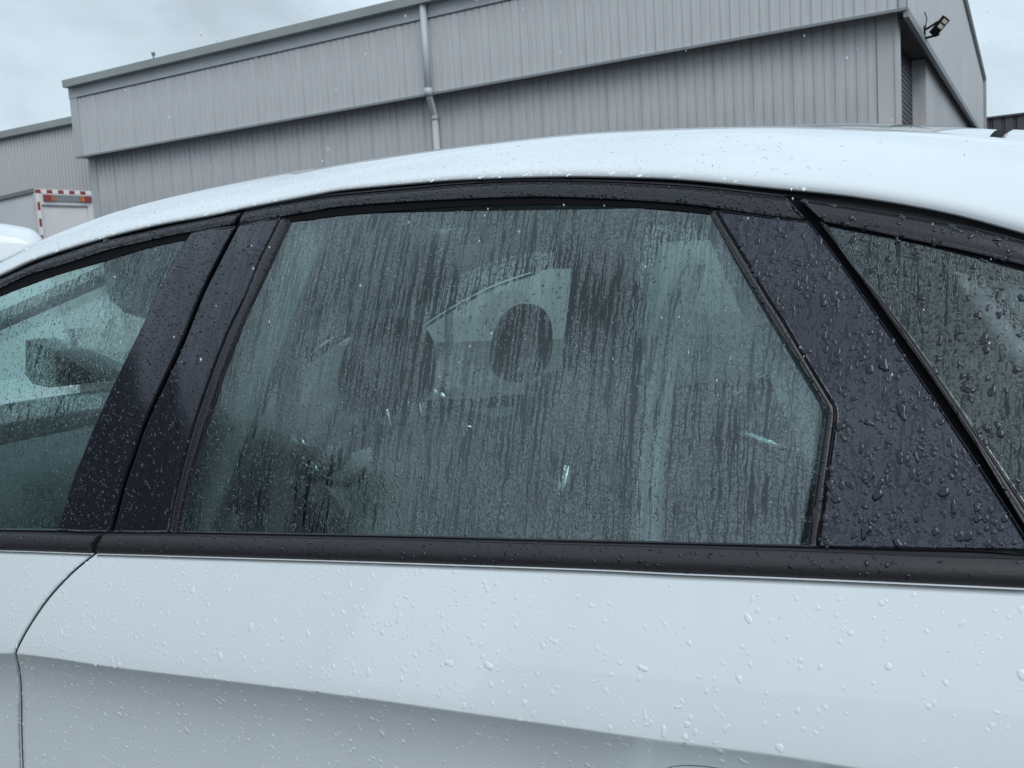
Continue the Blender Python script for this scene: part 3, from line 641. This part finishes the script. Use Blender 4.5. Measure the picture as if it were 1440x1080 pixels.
o, gQl = patch('quarter_seal', trim_satin, curve(QLl), curve([(x-1, y) for x, y in QLr]), 70, 3, parent=car, bulge=.001)
patch('seal_backing', black, curve([(x-3, y) for x, y in QLl], off=.008), curve([(x+7, y) for x, y in QLr], off=.008), 60, 3, off=.008, depth=.002, bevel=.0003, parent=car)
def SQ(x, z): return Sg(x, z)+.002
ql = curve([(x+.6, y) for x, y in QLr], off=.002); qr = smooth([np.array([x, SQ(x, z), z]) for x, z in ((.36, 1.02), (.35, 1.018), (.34, 1.01), (.30, 1.0))], 3)
qt = curve([(1162.5, 318)]+QSb[1:], off=.002, post=((.15, 1.11), (.34, 1.015)))
qbm = np.array([ql[np.argmin(abs(ql[:, 2]-(.995)))] if 0 else hit(1489, 789, Sg, .002)]); qbot = np.vstack([ql, np.array([[.34, SQ(.34, 1.0), 1.0]])])
o, gQg = patch('quarter_window', glass_quarter, qt, qbot, 90, 24, off=.002, depth=.0035, bevel=.0004, parent=car)
# black ceramic border with dotted edge, printed on the inner face
fin = [(1346, 386), (1380, 390), (1440, 404), (1520, 428)]; fl_ = [(1346, 386), (1350, 402), (1372, 432), (1400, 470), (1440, 530), (1500, 640), (1560, 745)]
ft, fl3 = curve(fin, off=.0062), curve(fl_, off=.0062)
patch('ceramic_border', black, qt+[0, .004, 0], curve([(1290, 380)]+[(x, y-3) for x, y in fin], off=.0062, post=((.12, 1.09), (.30, 1.01))), 60, 6, off=.0062, depth=.0004, bevel=.0001, parent=car, mirror=False)
patch('ceramic_border', black, ql+[0, .004, 0], np.vstack([curve([(1290, 377), (1342, 384)]+[(x-4, y+3) for x, y in fl_[1:]], off=.0062)]), 60, 8, off=.0061, depth=.0004, bevel=.0001, parent=car, mirror=False)
V, Fc = [], []
PX = resample(np.vstack([ft[::-1], fl3[1:]]), 260); tg_ = np.gradient(PX, axis=0)
for rw_ in range(9):
    for i, (p, t_) in enumerate(zip(PX, tg_)):
        t_ = t_/np.linalg.norm(t_); nin = np.array([t_[2], 0, -t_[0]]); nin = -nin if (nin@(np.array([.12, 0, 1.03])-p*[1, 0, 1])) < 0 else nin
        s = .0021; rad = .00088*(1-rw_*.095); q = p+nin*(-.003+rw_*.00165)+t_*((.5 if rw_ % 2 else 0)*np.linalg.norm(tg_[i]))
        y_ = Sg(q[0], q[2])+.0064; b0 = len(V)
        for k in range(6): V.append((q[0]+rad*math.cos(k*math.pi/3), y_, q[2]+rad*math.sin(k*math.pi/3)))
        Fc.append(tuple(range(b0, b0+6)))
put('dot_matrix', V, Fc, black, car, False, kind='stuff')

# -- window panes (slightly recessed, edges tucked under the trims)
gl_l = [(404, 300), (378, 360), (351, 418), (309, 520), (278, 616), (257, 689), (243, 765)]
gl_r = [(1006, 290), (1040, 360), (1075, 418), (1171, 570), (1170, 590), (1150, 720), (1142, 785)]
o, gGr = patch('rear_door_window', glass_rear, curve(gl_l, off=.0045), curve(gl_r, off=.0045, sm=False), 60, 110, off=.0045, depth=.0035, bevel=.0004, parent=car)
gf_t = curve([(x, y-8) for x, y in GT_f[:-1]]+[(275, 327)], off=.0045, pre=((-2.3, 1.05), (-2.05, 1.175)))
gf_b = curve([(-60, 765), (0, 765), (50, 765), (85, 765)], off=.0045, sm=False, pre=((-2.32, .9),))
gf_r = [(276, 326), (246, 375.6), (219, 433), (172, 526.7), (139, 600), (122, 640), (96, 718), (84, 765)]
leftc = [np.array([-2.3, Sg(-2.3, z)+.0045, z]) for z in np.linspace(1.05, .9, 8)]
top_ = gf_t
rows = 40; tcol = resample(gf_t, 90); rcol = resample(curve(gf_r, off=.0045), rows)
gq = np.zeros((rows, 90, 3)); lcol = resample(np.array(leftc), rows); bcol = resample(np.vstack([lcol[-1:], gf_b[1:], rcol[-1:]]), 90)
for j in range(rows):
    v_ = j/(rows-1)
    for i in range(90):
        u_ = i/89
        q = (1-v_)*tcol[i]+v_*bcol[i]+(1-u_)*lcol[j]+u_*rcol[j]-((1-u_)*(1-v_)*tcol[0]+u_*(1-v_)*tcol[-1]+(1-u_)*v_*bcol[0]+u_*v_*bcol[-1])
        q[1] = Sg(q[0], q[2])+.0045; gq[j, i] = q
gGf = gq
V = np.vstack([gq.reshape(-1, 3), gq.reshape(-1, 3)+[0, .0035, 0]]); nn_ = rows*90; ff = grid_faces(90, rows)
edge = [i for i in range(90)]+[j*90+89 for j in range(1, rows)]+[(rows-1)*90+i for i in range(88, -1, -1)]+[j*90 for j in range(rows-2, 0, -1)]
Fc = ff+[tuple(q+nn_ for q in f[::-1]) for f in ff]+[(edge[i], edge[(i+1) % len(edge)], edge[(i+1) % len(edge)]+nn_, edge[i]+nn_) for i in range(len(edge))]
put('front_door_window', gq.reshape(-1, 3), ff, glass_front, car); put('front_door_window', flip(gq.reshape(-1, 3)), [f[::-1] for f in ff], glass_far, car)
# maker's stamp etched on the front pane (SIGLA in a box)
def stamp():
    V, Fc = [], []
    def bar(a, b, wd=1.1):
        a, b = np.array(a, float), np.array(b, float); d = b-a; d /= np.linalg.norm(d)+1e-9; n_ = np.array([-d[1], d[0]])*wd/2
        b0 = len(V)
        for q in (a-n_, b-n_, b+n_, a+n_): p = hit(q[0], q[1], Sg, .0036); V.append(tuple(p))
        Fc.append((b0, b0+1, b0+2, b0+3))
    def T(u, v_): return (34+u*41-v_*1.6, 704-v_*21+u*-1.0)         # box corners in the traced view
    for a, b in (((0, 0), (1, 0)), ((1, 0), (1, 1)), ((1, 1), (0, 1)), ((0, 1), (0, 0))): bar(T(*a), T(*b), .9)
    L = {'S': [(1, .9), (.2, 1), (0, .75), (.2, .55), (.8, .45), (1, .25), (.8, 0), (0, .1)], 'I': [(.5, 0), (.5, 1)],
         'G': [(1, .85), (.6, 1), (.15, .85), (0, .5), (.15, .12), (.6, 0), (1, .12), (1, .48), (.6, .48)], 'L': [(0, 1), (0, 0), (.9, 0)], 'A': [(0, 0), (.5, 1), (1, 0), (.8, .35), (.2, .35)]}
    for k, ch in enumerate('SIGLA'):
        P = L[ch]
        for a, b in zip(P, P[1:]): bar(T(.06+k*.185+a[0]*.12, .42+a[1]*.40), T(.06+k*.185+b[0]*.12, .42+b[1]*.40), 1.5)
    for k in range(22):
        u = .08+k*.038
        if k % 5 != 4: bar(T(u, .14), T(u+.02, .28 if k % 2 else .24), .7)
    put('glass_stamp', V, Fc, ink, car, False)
stamp()

# -- belt mouldings (round-nosed)
def belt_fn(dy0, dy1, nose):
    def fn(A, B, t):
        q = A*(1-t)+B*t
        q[:, 1] -= nose*(math.sin(math.pi*min(1, t*1.05))**.6) if 0 < t < 1 else 0
        return q
    return fn
BMt_f = [(-60, 748), (0, 750), (60, 751.3), (137, 752.8)]; BMb_f = [(-60, 772.5), (0, 774.5), (60, 776.3), (127.5, 779)]
BMt_r = [(147.5, 752), (240, 753), (323, 755), (540, 759), (750, 764.5), (960, 770), (1140, 775.5), (1265, 780), (1348, 783), (1440, 786), (1520, 789)]
BMb_r = [(135, 779), (240, 782), (480, 789.3), (800, 800.2), (960, 807.5), (1100, 813), (1260, 820), (1440, 828.3), (1520, 832)]
def Sb(x, z): return Sg(x, z)-.004
bt_f = curve(BMt_f, S=Sb, pre=((-2.2, .90),)); bb_f = curve(BMb_f, S=Sb, pre=((-2.2, .872),))
bt_r = curve(BMt_r, S=Sb, post=((.2, 1.01), (.4, 1.012))); bb_r = curve(BMb_r, S=Sb, post=((.2, .982), (.4, .985)))
o, gM1 = patch('belt_moulding', belt_m, bt_f, bb_f, 60, 9, fn=belt_fn(0, 0, .0062), depth=.015, bevel=.0008, parent=car)
o, gM2 = patch('belt_moulding', belt_m, bt_r, bb_r, 110, 9, fn=belt_fn(0, 0, .0062), depth=.015, bevel=.0008, parent=car)
# flat wiper lip between glass and moulding, and black backing
patch('belt_seal', trim_satin, curve([(-60, 743.5), (0, 745), (80, 746), (152, 748), (163, 748.5), (250, 748.5), (540, 754), (750, 759.5), (960, 764.5), (1138, 769), (1265, 772.5), (1380, 775), (1480, 781)], off=.0008, post=((.2, 1.02), (.4, 1.022))),
      curve([(-60, 752), (152, 755.5), (240, 756), (540, 762), (960, 773), (1440, 790), (1520, 793)], off=.0008, post=((.2, 1.0), (.4, 1.0))), 120, 3, off=.0008, depth=.006, bevel=.0008, parent=car)

# -- door skins
def yb_at(x, off=0): return off
CR = [(-60, 914.5), (0, 918.5), (22, 919), (77.8, 925.6), (160, 938), (330, 958.5), (500, 980), (677, 1005), (790, 1021), (900, 1037), (960, 1045), (1100, 1063), (1193, 1078), (1300, 1093), (1440, 1112), (1520, 1122)]
bb_all = np.vstack([[[-3.0, .93+.05, .865]], curve(BMb_f[:-1]+BMb_r, S=Sb, pre=((-2.2, .872),), post=((.4, .985),)), [[.9, .96, .97]]])
def Zb(x): return float(np.interp(x, bb_all[:, 0], bb_all[:, 2]))
def Ytop(x): return Sg(max(x, -2.3), Zb(x))-.007
def Scr(x, z): return Ytop(x)-.050
cr3 = smooth([hit(px, py, Scr) for px, py in CR]); 
cr3 = np.vstack([[[-3.0, Scr(-2.3, 0)+.04, .72]], cr3, [[.35, Scr(.35, 0), cr3[-1][2]+.008], [.9, Scr(.9, 0)+.0, cr3[-1][2]+.01]]])
def Zc(x): return float(np.interp(x, cr3[:, 0], cr3[:, 2]))
def Sd(x, z):
    """outer skin below the belt: shoulder, crease, undercut, lower door"""
    zb, zc = Zb(x), Zc(x); ex = .06*max(0., -2.2-x)**1.5
    yt = Ytop(x)+ex; yc = Scr(x, z)+ex
    if z >= zc:
        t = (zb-z)/(zb-zc); return yt+(yc-yt)*(1-(1-t)**1.2)
    d = zc-z
    k = .040*(1-math.exp(-(d/.062)**1.03)); out = .0*max(0., min(1, (d-.05)/.20))**1.3
    low = .09*max(0., (.42-z)/.2)**2 if z < .42 else 0
    return yc+k-out*.55+low
DG = [(133, 779.5), (100, 806.7), (66.7, 843), (42, 879), (30, 900), (22, 917), (24.5, 932), (27.5, 948), (29.2, 975), (29.5, 1003), (30, 1040), (31.5, 1080), (33, 1140)]
dg3 = np.array([hit(px, py, Sd) for px, py in smooth([(a_, b_, 0) for a_, b_ in DG], 4)[:, :2]])
def Xg(z): return float(np.interp(z, dg3[::-1, 2], dg3[::-1, 0]))       # shut line x at a height
zmin = dg3[-1, 2]
def skin(name, xl, xr, mat, label=None, rows_=64, cols=150, zlow=.30, hole=None, side=0, mirror=True):
    gz = np.zeros((rows_, cols, 3))
    sv_ = np.r_[np.linspace(0, .42, 26), .450, .4622, .465, .4678, .473, .482, .497, np.linspace(.52, 1, rows_-33)]
    for j, s in enumerate(sv_):
        for i in range(cols):
            u = i/(cols-1); x = 0
            for _ in range(3):                                # crease sits at s=.465 in every column
                zb, zc = Zb(x), Zc(x); z = zb+(zc-zb)*s/.465 if s <= .465 else zc-(zc-zlow)*(s-.465)/.535
                a_, b_ = xl(z), xr(z); x = a_+(b_-a_)*u
            gz[j, i] = (x, Sd(x, z), z)
    V = gz.reshape(-1, 3); Fc = grid_faces(cols, rows_)
    if hole: Fc = [f for f in Fc if not hole(np.mean(V[list(f)], 0))]
    # returned edges
    loopL = [j*cols for j in range(rows_)]; loopR = [j*cols+cols-1 for j in range(rows_)]; top = list(range(cols)); ex = []
    for lp, dx, dz in ((loopL, -.0007, 0), (loopR, .0007, 0), (top, 0, .0008)):
        for k, (dd, yy_) in enumerate(((.7, .0004), (1, .0012), (1, .0045))):
            ex.append((lp, dx*dd, dz*dd, yy_))
    VV = list(map(tuple, V)); 
    for e in range(0, len(ex), 3):
        prev = ex[e][0]
        for k in range(3):
            lp, dx, dz, yy_ = ex[e+k]; b0 = len(VV)
            for q in lp: VV.append((V[q][0]+dx, V[q][1]+yy_, V[q][2]+dz))
            cur = list(range(b0, b0+len(lp))); Fc += [(prev[i], prev[i+1], cur[i+1], cur[i]) for i in range(len(lp)-1)]; prev = cur
    kw = {'label': label} if label else {}
    o = put(name, VV, Fc, mat, car, True, **kw)
    if mirror: put(name, flip(VV), [f[::-1] for f in Fc], mat, car, True)
    return o, gz
gp = .0034
def gx(z): return Xg(z) if z > zmin else Xg(zmin)+.0*(zmin-z)
o, gD1 = skin('front_door', lambda z: -2.02, lambda z: gx(z)-gp, paint, cols=90)
arch = lambda cx: (lambda p: (p[0]-cx)**2+(p[2]-.34)**2 < .37**2)
rdr = lambda z: np.interp(z, [.3, .5, .7, .98], [-.22, -.12, .04, .06])
rd, gD2 = skin('rear_door', lambda z: gx(z)+gp, rdr, paint, cols=170)
skin('rear_wing', lambda z: rdr(z)+.005, lambda z: .9, paint, cols=60, hole=arch(.32))
skin('front_wing', lambda z: -3.0, lambda z: -2.025, paint, cols=60, hole=arch(-2.52))
# near-flush black strip painting in the shut line's shade; dark lower edge
Vb = [(dg3[i, 0]+s*.012, dg3[i, 1]+.0022, dg3[i, 2]) for i in range(len(dg3)) for s in (-1, 1)]
put('gap_shade_seal', Vb, [(2*i, 2*i+1, 2*i+3, 2*i+2) for i in range(len(dg3)-1)], black, car)
put('sill', *join(box((-2.05, .93, .20), (-.05, 1.0, .33)), box((-2.05, 2.6, .20), (-.05, 2.67, .33))), black, car, False)
put('floor', *box((-2.9, 1.02, .22), (.85, 2.58, .30)), black, car, False)
for cx in (.32, -2.52):
    for yy in (.90, 2.50):
        wl = put('wheel', *tube([(cx, yy, .33), (cx, yy+.03, .33), (cx, yy+.18, .33), (cx, yy+.2, .33)], [.30, .33, .33, .30], 36), tyre, car)
        put('rim', *tube([(cx, yy-.004, .33), (cx, yy+.02, .33)], .21, 24), rim_m, wl)
# recessed pull under the crease (its top arc shows at the bottom of the frame)
hp = hit(995, 1078, Sd); V, Fc = [], []; nn2 = 28
for r_i, (rx, rz, dy) in enumerate(((1, 1, -.0006), (.94, .90, .0003), (.80, .72, .010), (.4, .35, .016))):
    for k in range(nn2):
        t = 2*math.pi*k/nn2; x = hp[0]+.062*rx*math.cos(t)+.01; z = hp[2]-.0225+.0235*rz*math.sin(t)
        V.append((x, Sd(x, z)+(dy if r_i < 2 else dy-.008), z))
for j in range(3):
    for k in range(nn2): Fc.append((j*nn2+k, j*nn2+(k+1) % nn2, (j+1)*nn2+(k+1) % nn2, (j+1)*nn2+k))
Fc.append(tuple(3*nn2+k for k in range(nn2)))
hr = put('handle_recess', V, Fc, varied('recess_grey_plastic', (.16, .19, .21), .3, 20, .1), rd)  # one even grey over the whole recessed cup
PINV[rd.name] = PINV[car.name]; 
for o_ in (hr,): o_.parent = rd; o_.matrix_parent_inverse = rd.matrix_world.inverted() if 0 else Matrix()
put('door_handle', *tube([(hp[0]-.09, hp[1]-.012, hp[2]-.05), (hp[0]-.07, hp[1]-.03, hp[2]-.047), (hp[0]+.08, hp[1]-.03, hp[2]-.045), (hp[0]+.10, hp[1]-.012, hp[2]-.045)], .011, 12), paint, car)

# ================================================================== INTERIOR
def seat(cx, cy, name='front_seat'):
    s = put(name, *join(ellipsoid((cx+.02, cy, .755), (.075, .235, .31), roty(R(14)), 3.2, taper=.12), ellipsoid((cx-.25, cy, .52), (.27, .25, .09), None, 3.)), seat_m, car)
    return s
def at(px, py, Y): return on_y(px, py, Y)
def headrest(px, py, Y, wpx, hpx, s):
    c = at(px, py, Y); k = np.linalg.norm(ray(px, py))*0+Y/ray(px, py)[1]; hw_, hh = .13, hpx*k/2
    h = put('headrest', *ellipsoid(c, (.055, hw_*.9, hh), roty(R(12)), 2.5, 24, 14, taper=.1), head_m, s)
    put('headrest_post', *join(*[tube([(c[0]+.01, c[1]+d, c[2]), (c[0]+.05, c[1]+d, c[2]-.2)], .007, 8) for d in (-.05, .05)]), chrome, h); return c
c1 = at(545, 520, 1.42); c2 = at(735, 480, 2.18)
s1 = seat(c1[0]+.03, 1.42); s2 = seat(c2[0]+.03, 2.18)
headrest(548, 515, 1.42, 110, 140, s1); headrest(735, 482, 2.18, 110, 110, s2)
put('rear_bench', *join(ellipsoid((.02, YC, .78), (.09, .66, .30), roty(R(18)), 3.5, taper=.05), ellipsoid((-.28, YC, .50), (.26, .66, .10), None, 3.5)), seat_m, car)
put('dashboard', *ellipsoid((-2.15, YC, .82), (.25, .74, .15), None, 3.), plast_m, car)
stw = []
for k in range(33): t = 2*math.pi*k/32; stw.append((-1.72+.08*math.sin(t), 2.18+.185*math.cos(t), .90+.165*math.sin(t)))
put('steering_wheel', *join(tube(stw, .015, 10, False), tube([(-1.68, 2.18, .88), (-1.95, 2.18, .80)], .03, 10), ellipsoid((-1.72, 2.18, .90), (.03, .06, .05))), plast_m, car)
put('rear_view_mirror', *join(ellipsoid((-1.50, YC, 1.30), (.02, .12, .035), None, 3.), tube([(-1.52, YC, 1.28), (-1.58, YC, 1.34)], .01, 8)), plast_m, car)
HP = [at(px, py, 1.32) for px, py in ((36, 478), (62, 487), (98, 504), (126, 524), (136, 538), (100, 542), (70, 545), (46, 540), (36, 527))]
V = [tuple(p) for p in HP]+[(p[0], p[1]+.07, p[2]) for p in HP]; n = len(HP)
put('instrument_hood', V, [tuple(range(n)), tuple(range(2*n-1, n-1, -1))]+[(i_, n+i_, n+(i_+1) % n, (i_+1) % n) for i_ in range(n)], head_m, car, False)
put('sun_visor', *ellipsoid((-1.40, 1.66, 1.34), (.012, .56, .105), None, 4.), liner_m, car)
# inner door cards, near and far
for sgn in (0, 1):
    V = [(-2.0, .99, .35), (.1, .99, .35), (.1, 1.0, .93), (-.2, .975, .955), (-1.1, .965, .93), (-2.0, .99, .86)]
    V = V+[(x, y+.05, z-.02*(z > .5)) for x, y, z in V]
    Fc = [(0, 1, 2, 3, 4, 5), (6, 11, 10, 9, 8, 7)]+[(i, i+6, (i+1) % 6+6, (i+1) % 6) for i in range(6)]
    if sgn: V = flip(V)
    put('door_card', V, Fc, plast_m, car, False)
# inner pillars (lined), far side pale
def bar_quad(p, q, wd, th, sgn):
    V = []
    for c_ in (p, q):
        for dx_, dy_ in ((-wd, 0), (wd, 0), (wd*.8, th), (-wd*.8, th)): V.append((c_[0]+dx_, c_[1]+dy_*sgn, c_[2]))
    return V, [(0, 1, 5, 4), (1, 2, 6, 5), (2, 3, 7, 6), (3, 0, 4, 7), (0, 3, 2, 1), (4, 5, 6, 7)]
for sgn in (1, -1):
    yy = lambda y: y if sgn == 1 else 2*YC-y
    put('inner_pillar', *bar_quad((-1.14, yy(.985), .92), (-.965, yy(1.125), 1.40), .052, .03, sgn), liner_m, car, False)
    put('inner_pillar', *bar_quad((-.14, yy(.99), 1.0), (-.31, yy(1.11), 1.34), .052, .03, sgn), liner_m, car, False)
    put('headliner_rail', *tube([(-1.9, yy(1.15), 1.235), (-1.5, yy(1.18), 1.335), (-1.0, yy(1.19), 1.385), (-.5, yy(1.19), 1.37), (-.2, yy(1.18), 1.325), (.1, yy(1.16), 1.22)], .018, 8), pale_m, car)
    put('seat_belt', *bar_quad((-1.05, yy(1.05), .70), (-1.0, yy(1.13), 1.30), .024, .002, sgn), belt_w, car, False)
def ribbon(pts, Y, wd, name, mat):
    P = [at(px, py, Y+k*.02) for k, (px, py) in enumerate(pts)]; V = []
    for p in P: V += [tuple(p+np.array([-wd, 0, 0])), tuple(p+np.array([wd, 0, 0])), tuple(p+np.array([wd, .003, 0])), tuple(p+np.array([-wd, .003, 0]))]
    Fc = []
    for i in range(len(P)-1):
        for k in range(4): Fc.append((4*i+k, 4*i+(k+1) % 4, 4*i+4+(k+1) % 4, 4*i+4+k))
    put(name, V, Fc, mat, car, False)
ribbon([(985, 372), (955, 470), (938, 560), (925, 660), (922, 790)], 1.22, .0075, 'seat_belt', plain('pale_seat_belt', (.88, .9, .9), .5))
ribbon([(968, 372), (940, 440), (922, 520), (908, 640), (905, 790)], 1.27, .006, 'seat_belt', plain('pale_belt_edge', (.85, .88, .88), .5))
ARC = smooth([at(px, py, 2.40) for px, py in ((400, 478), (470, 474), (540, 476), (583, 467), (612, 447), (650, 424), (700, 399), (757, 380), (800, 378))], 4)
V = [tuple(p) for p in ARC]+[(p[0]+.03, 2.38, max(p[2]+.10, 1.40)) for p in ARC]; n = len(ARC)
V += [(x, y+.02, z) for x, y, z in V]
put('pillar_lining', V, [(i_, i_+1, n+i_+1, n+i_) for i_ in range(n-1)]+[(2*n+i_, 3*n+i_, 3*n+i_+1, 2*n+i_+1) for i_ in range(n-1)]+[(i_, 2*n+i_, 2*n+i_+1, i_+1) for i_ in range(n-1)], liner_m, car)
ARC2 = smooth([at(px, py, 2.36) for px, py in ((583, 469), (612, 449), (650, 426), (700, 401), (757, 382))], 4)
put('glint_arc_strip', *tube(ARC2, .0065, 8), plain('polished_strip', (.9, .92, .92), .12, Metallic=1.), car)  # added polished strip, made up to give a bright arc of light
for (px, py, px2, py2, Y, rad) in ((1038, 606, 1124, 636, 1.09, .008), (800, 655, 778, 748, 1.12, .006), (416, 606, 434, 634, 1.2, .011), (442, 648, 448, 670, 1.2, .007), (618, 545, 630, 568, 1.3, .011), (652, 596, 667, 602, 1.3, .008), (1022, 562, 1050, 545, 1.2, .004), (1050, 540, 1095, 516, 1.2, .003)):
    put('glint_sliver', *tube([at(px, py, Y), at((px+px2)/2, (py+py2)/2+2, Y), at(px2, py2, Y)], [rad*.6, rad, rad*.6], 8), chrome, car)  # chrome slivers added to stand in for glints of light inside the cabin

# ================================================================== RAIN
def fall(P):                                     # denser near the belt line than lower down
    dz_ = np.array([Zb(x) for x in P[:, 0]])-P[:, 2]
    return (dz_ > .006)*np.clip(1.15-dz_*4.2, .25, 1)*(.35+.65*(np.sin(P[:, 0]*9+1)+1)/2)
def left_more(P): return np.clip(.30-.9*P[:, 0]*.75, .22, 1.)
door_g = [gD1, gD2]
upg = [g_[:33] for g_ in door_g]; log_ = [g_[32:] for g_ in door_g]
beads('rain_beads', upg, paint_drop, car, 52000, .0004, .0030, .11, 6.0, lambda P: left_more(P)*fall(P)**.5, .2, wob=.2)
beads('rain_beads', log_, paint_drop, car, 11000, .0004, .0024, .21, 6., left_more, .5, wob=.18)
beads('rain_beads', [g_[6:46] for g_ in door_g], paint_drop, car, 1000, .0012, .0044, .16, 2.6, lambda P: .25+.75*(np.sin(P[:, 0]*21+3*np.sin(P[:, 2]*40)) > .2), .5, wob=.3)
beads('rain_beads', [g_[30:38] for g_ in door_g], paint_drop, car, 6000, .0006, .0030, .19, 3.2, left_more, .7, wob=.2)
roofg = grid[:8, 30:-8]
beads('rain_beads', [roofg], paint_drop, car, 20000, .0005, .0032, .22, 4, lambda P: np.clip(.9-(P[:, 0]+.5)*2.2, .02, 1), .3, wob=.45)
beads('rain_beads', [gPf], drop_black, car, 30000, .0006, .0026, .40, 3.2, None, .6)
beads('rain_beads', [gPr], drop_black, car, 16000, .0006, .0030, .36, 3.6, None, .8, wob=.3)
beads('rain_beads', [gC], drop_black, car, 1100, .002, .0052, .26, 2.2, lambda P: np.clip(1.2-(P[:, 2]-1.0)*2.2, .2, 1), .9, wob=.3)
beads('rain_beads', [gC], drop_black, car, 46000, .0005, .0034, .19, 4., None, .9, wob=.26)
beads('rain_beads', [gQ], drop_black, car, 30000, .0007, .0040, .30, 3.6, None, .0, wob=.3)
beads('rain_beads', [gBf, gBr], drop_black, car, 60000, .0006, .0020, .45, 2., None, .2)
beads('rain_beads', [gM1, gM2], drop_black, car, 22000, .0007, .0026, .36, 3., lambda P: np.where(P[:, 0] > -.13, .15, 1.), .2, wob=.45)
beads('rain_beads', [gRf, gRr, gQl], drop_black, car, 26000, .0006, .0018, .42, 2.6, None, .3)
beads('rain_beads', [gQg], drop_black, car, 8000, .0008, .0040, .30, 3., None, .5, wob=.45)
beads('rain_beads', [gGr], drop_glass, car, 42000, .0004, .0019, .34, 3., lambda P: np.clip(1.25-(P[:, 2]-.98)*2.4, .3, 1), .5, wob=.35)
beads('rain_beads', [gGf], drop_glass, car, 34000, .0005, .0016, .30, 2.5, None, .8, wob=.3)
# drops caught in mid-air
V, Fc = [], []
for k in range(75):
    px, py = random.uniform(80, 1420), random.uniform(-10, 560); d = random.uniform(.5, 2.4)
    p = np.array([0, 0, CZ])+ray(px, py)/F*d
    if p[1] > .84: p = np.array([0, 0, CZ])+ray(px, py)/F*random.uniform(.45, .72)
    r0 = random.uniform(.0003, .00062)
    a_, b_ = ellipsoid(p, (r0*.8, r0*.8, r0*1.6), None, 2., 6, 4); V, Fc = V+a_, Fc+[tuple(i+len(V) for i in q) for q in b_]
rn = put('falling_raindrops', V, Fc, plain('airborne_water', (.85, .9, .93), .1), None)
rn['kind'] = 'stuff'; rn['label'] = 'tiny pale raindrops falling in the air in front of the grey wall'; rn['category'] = 'raindrops'
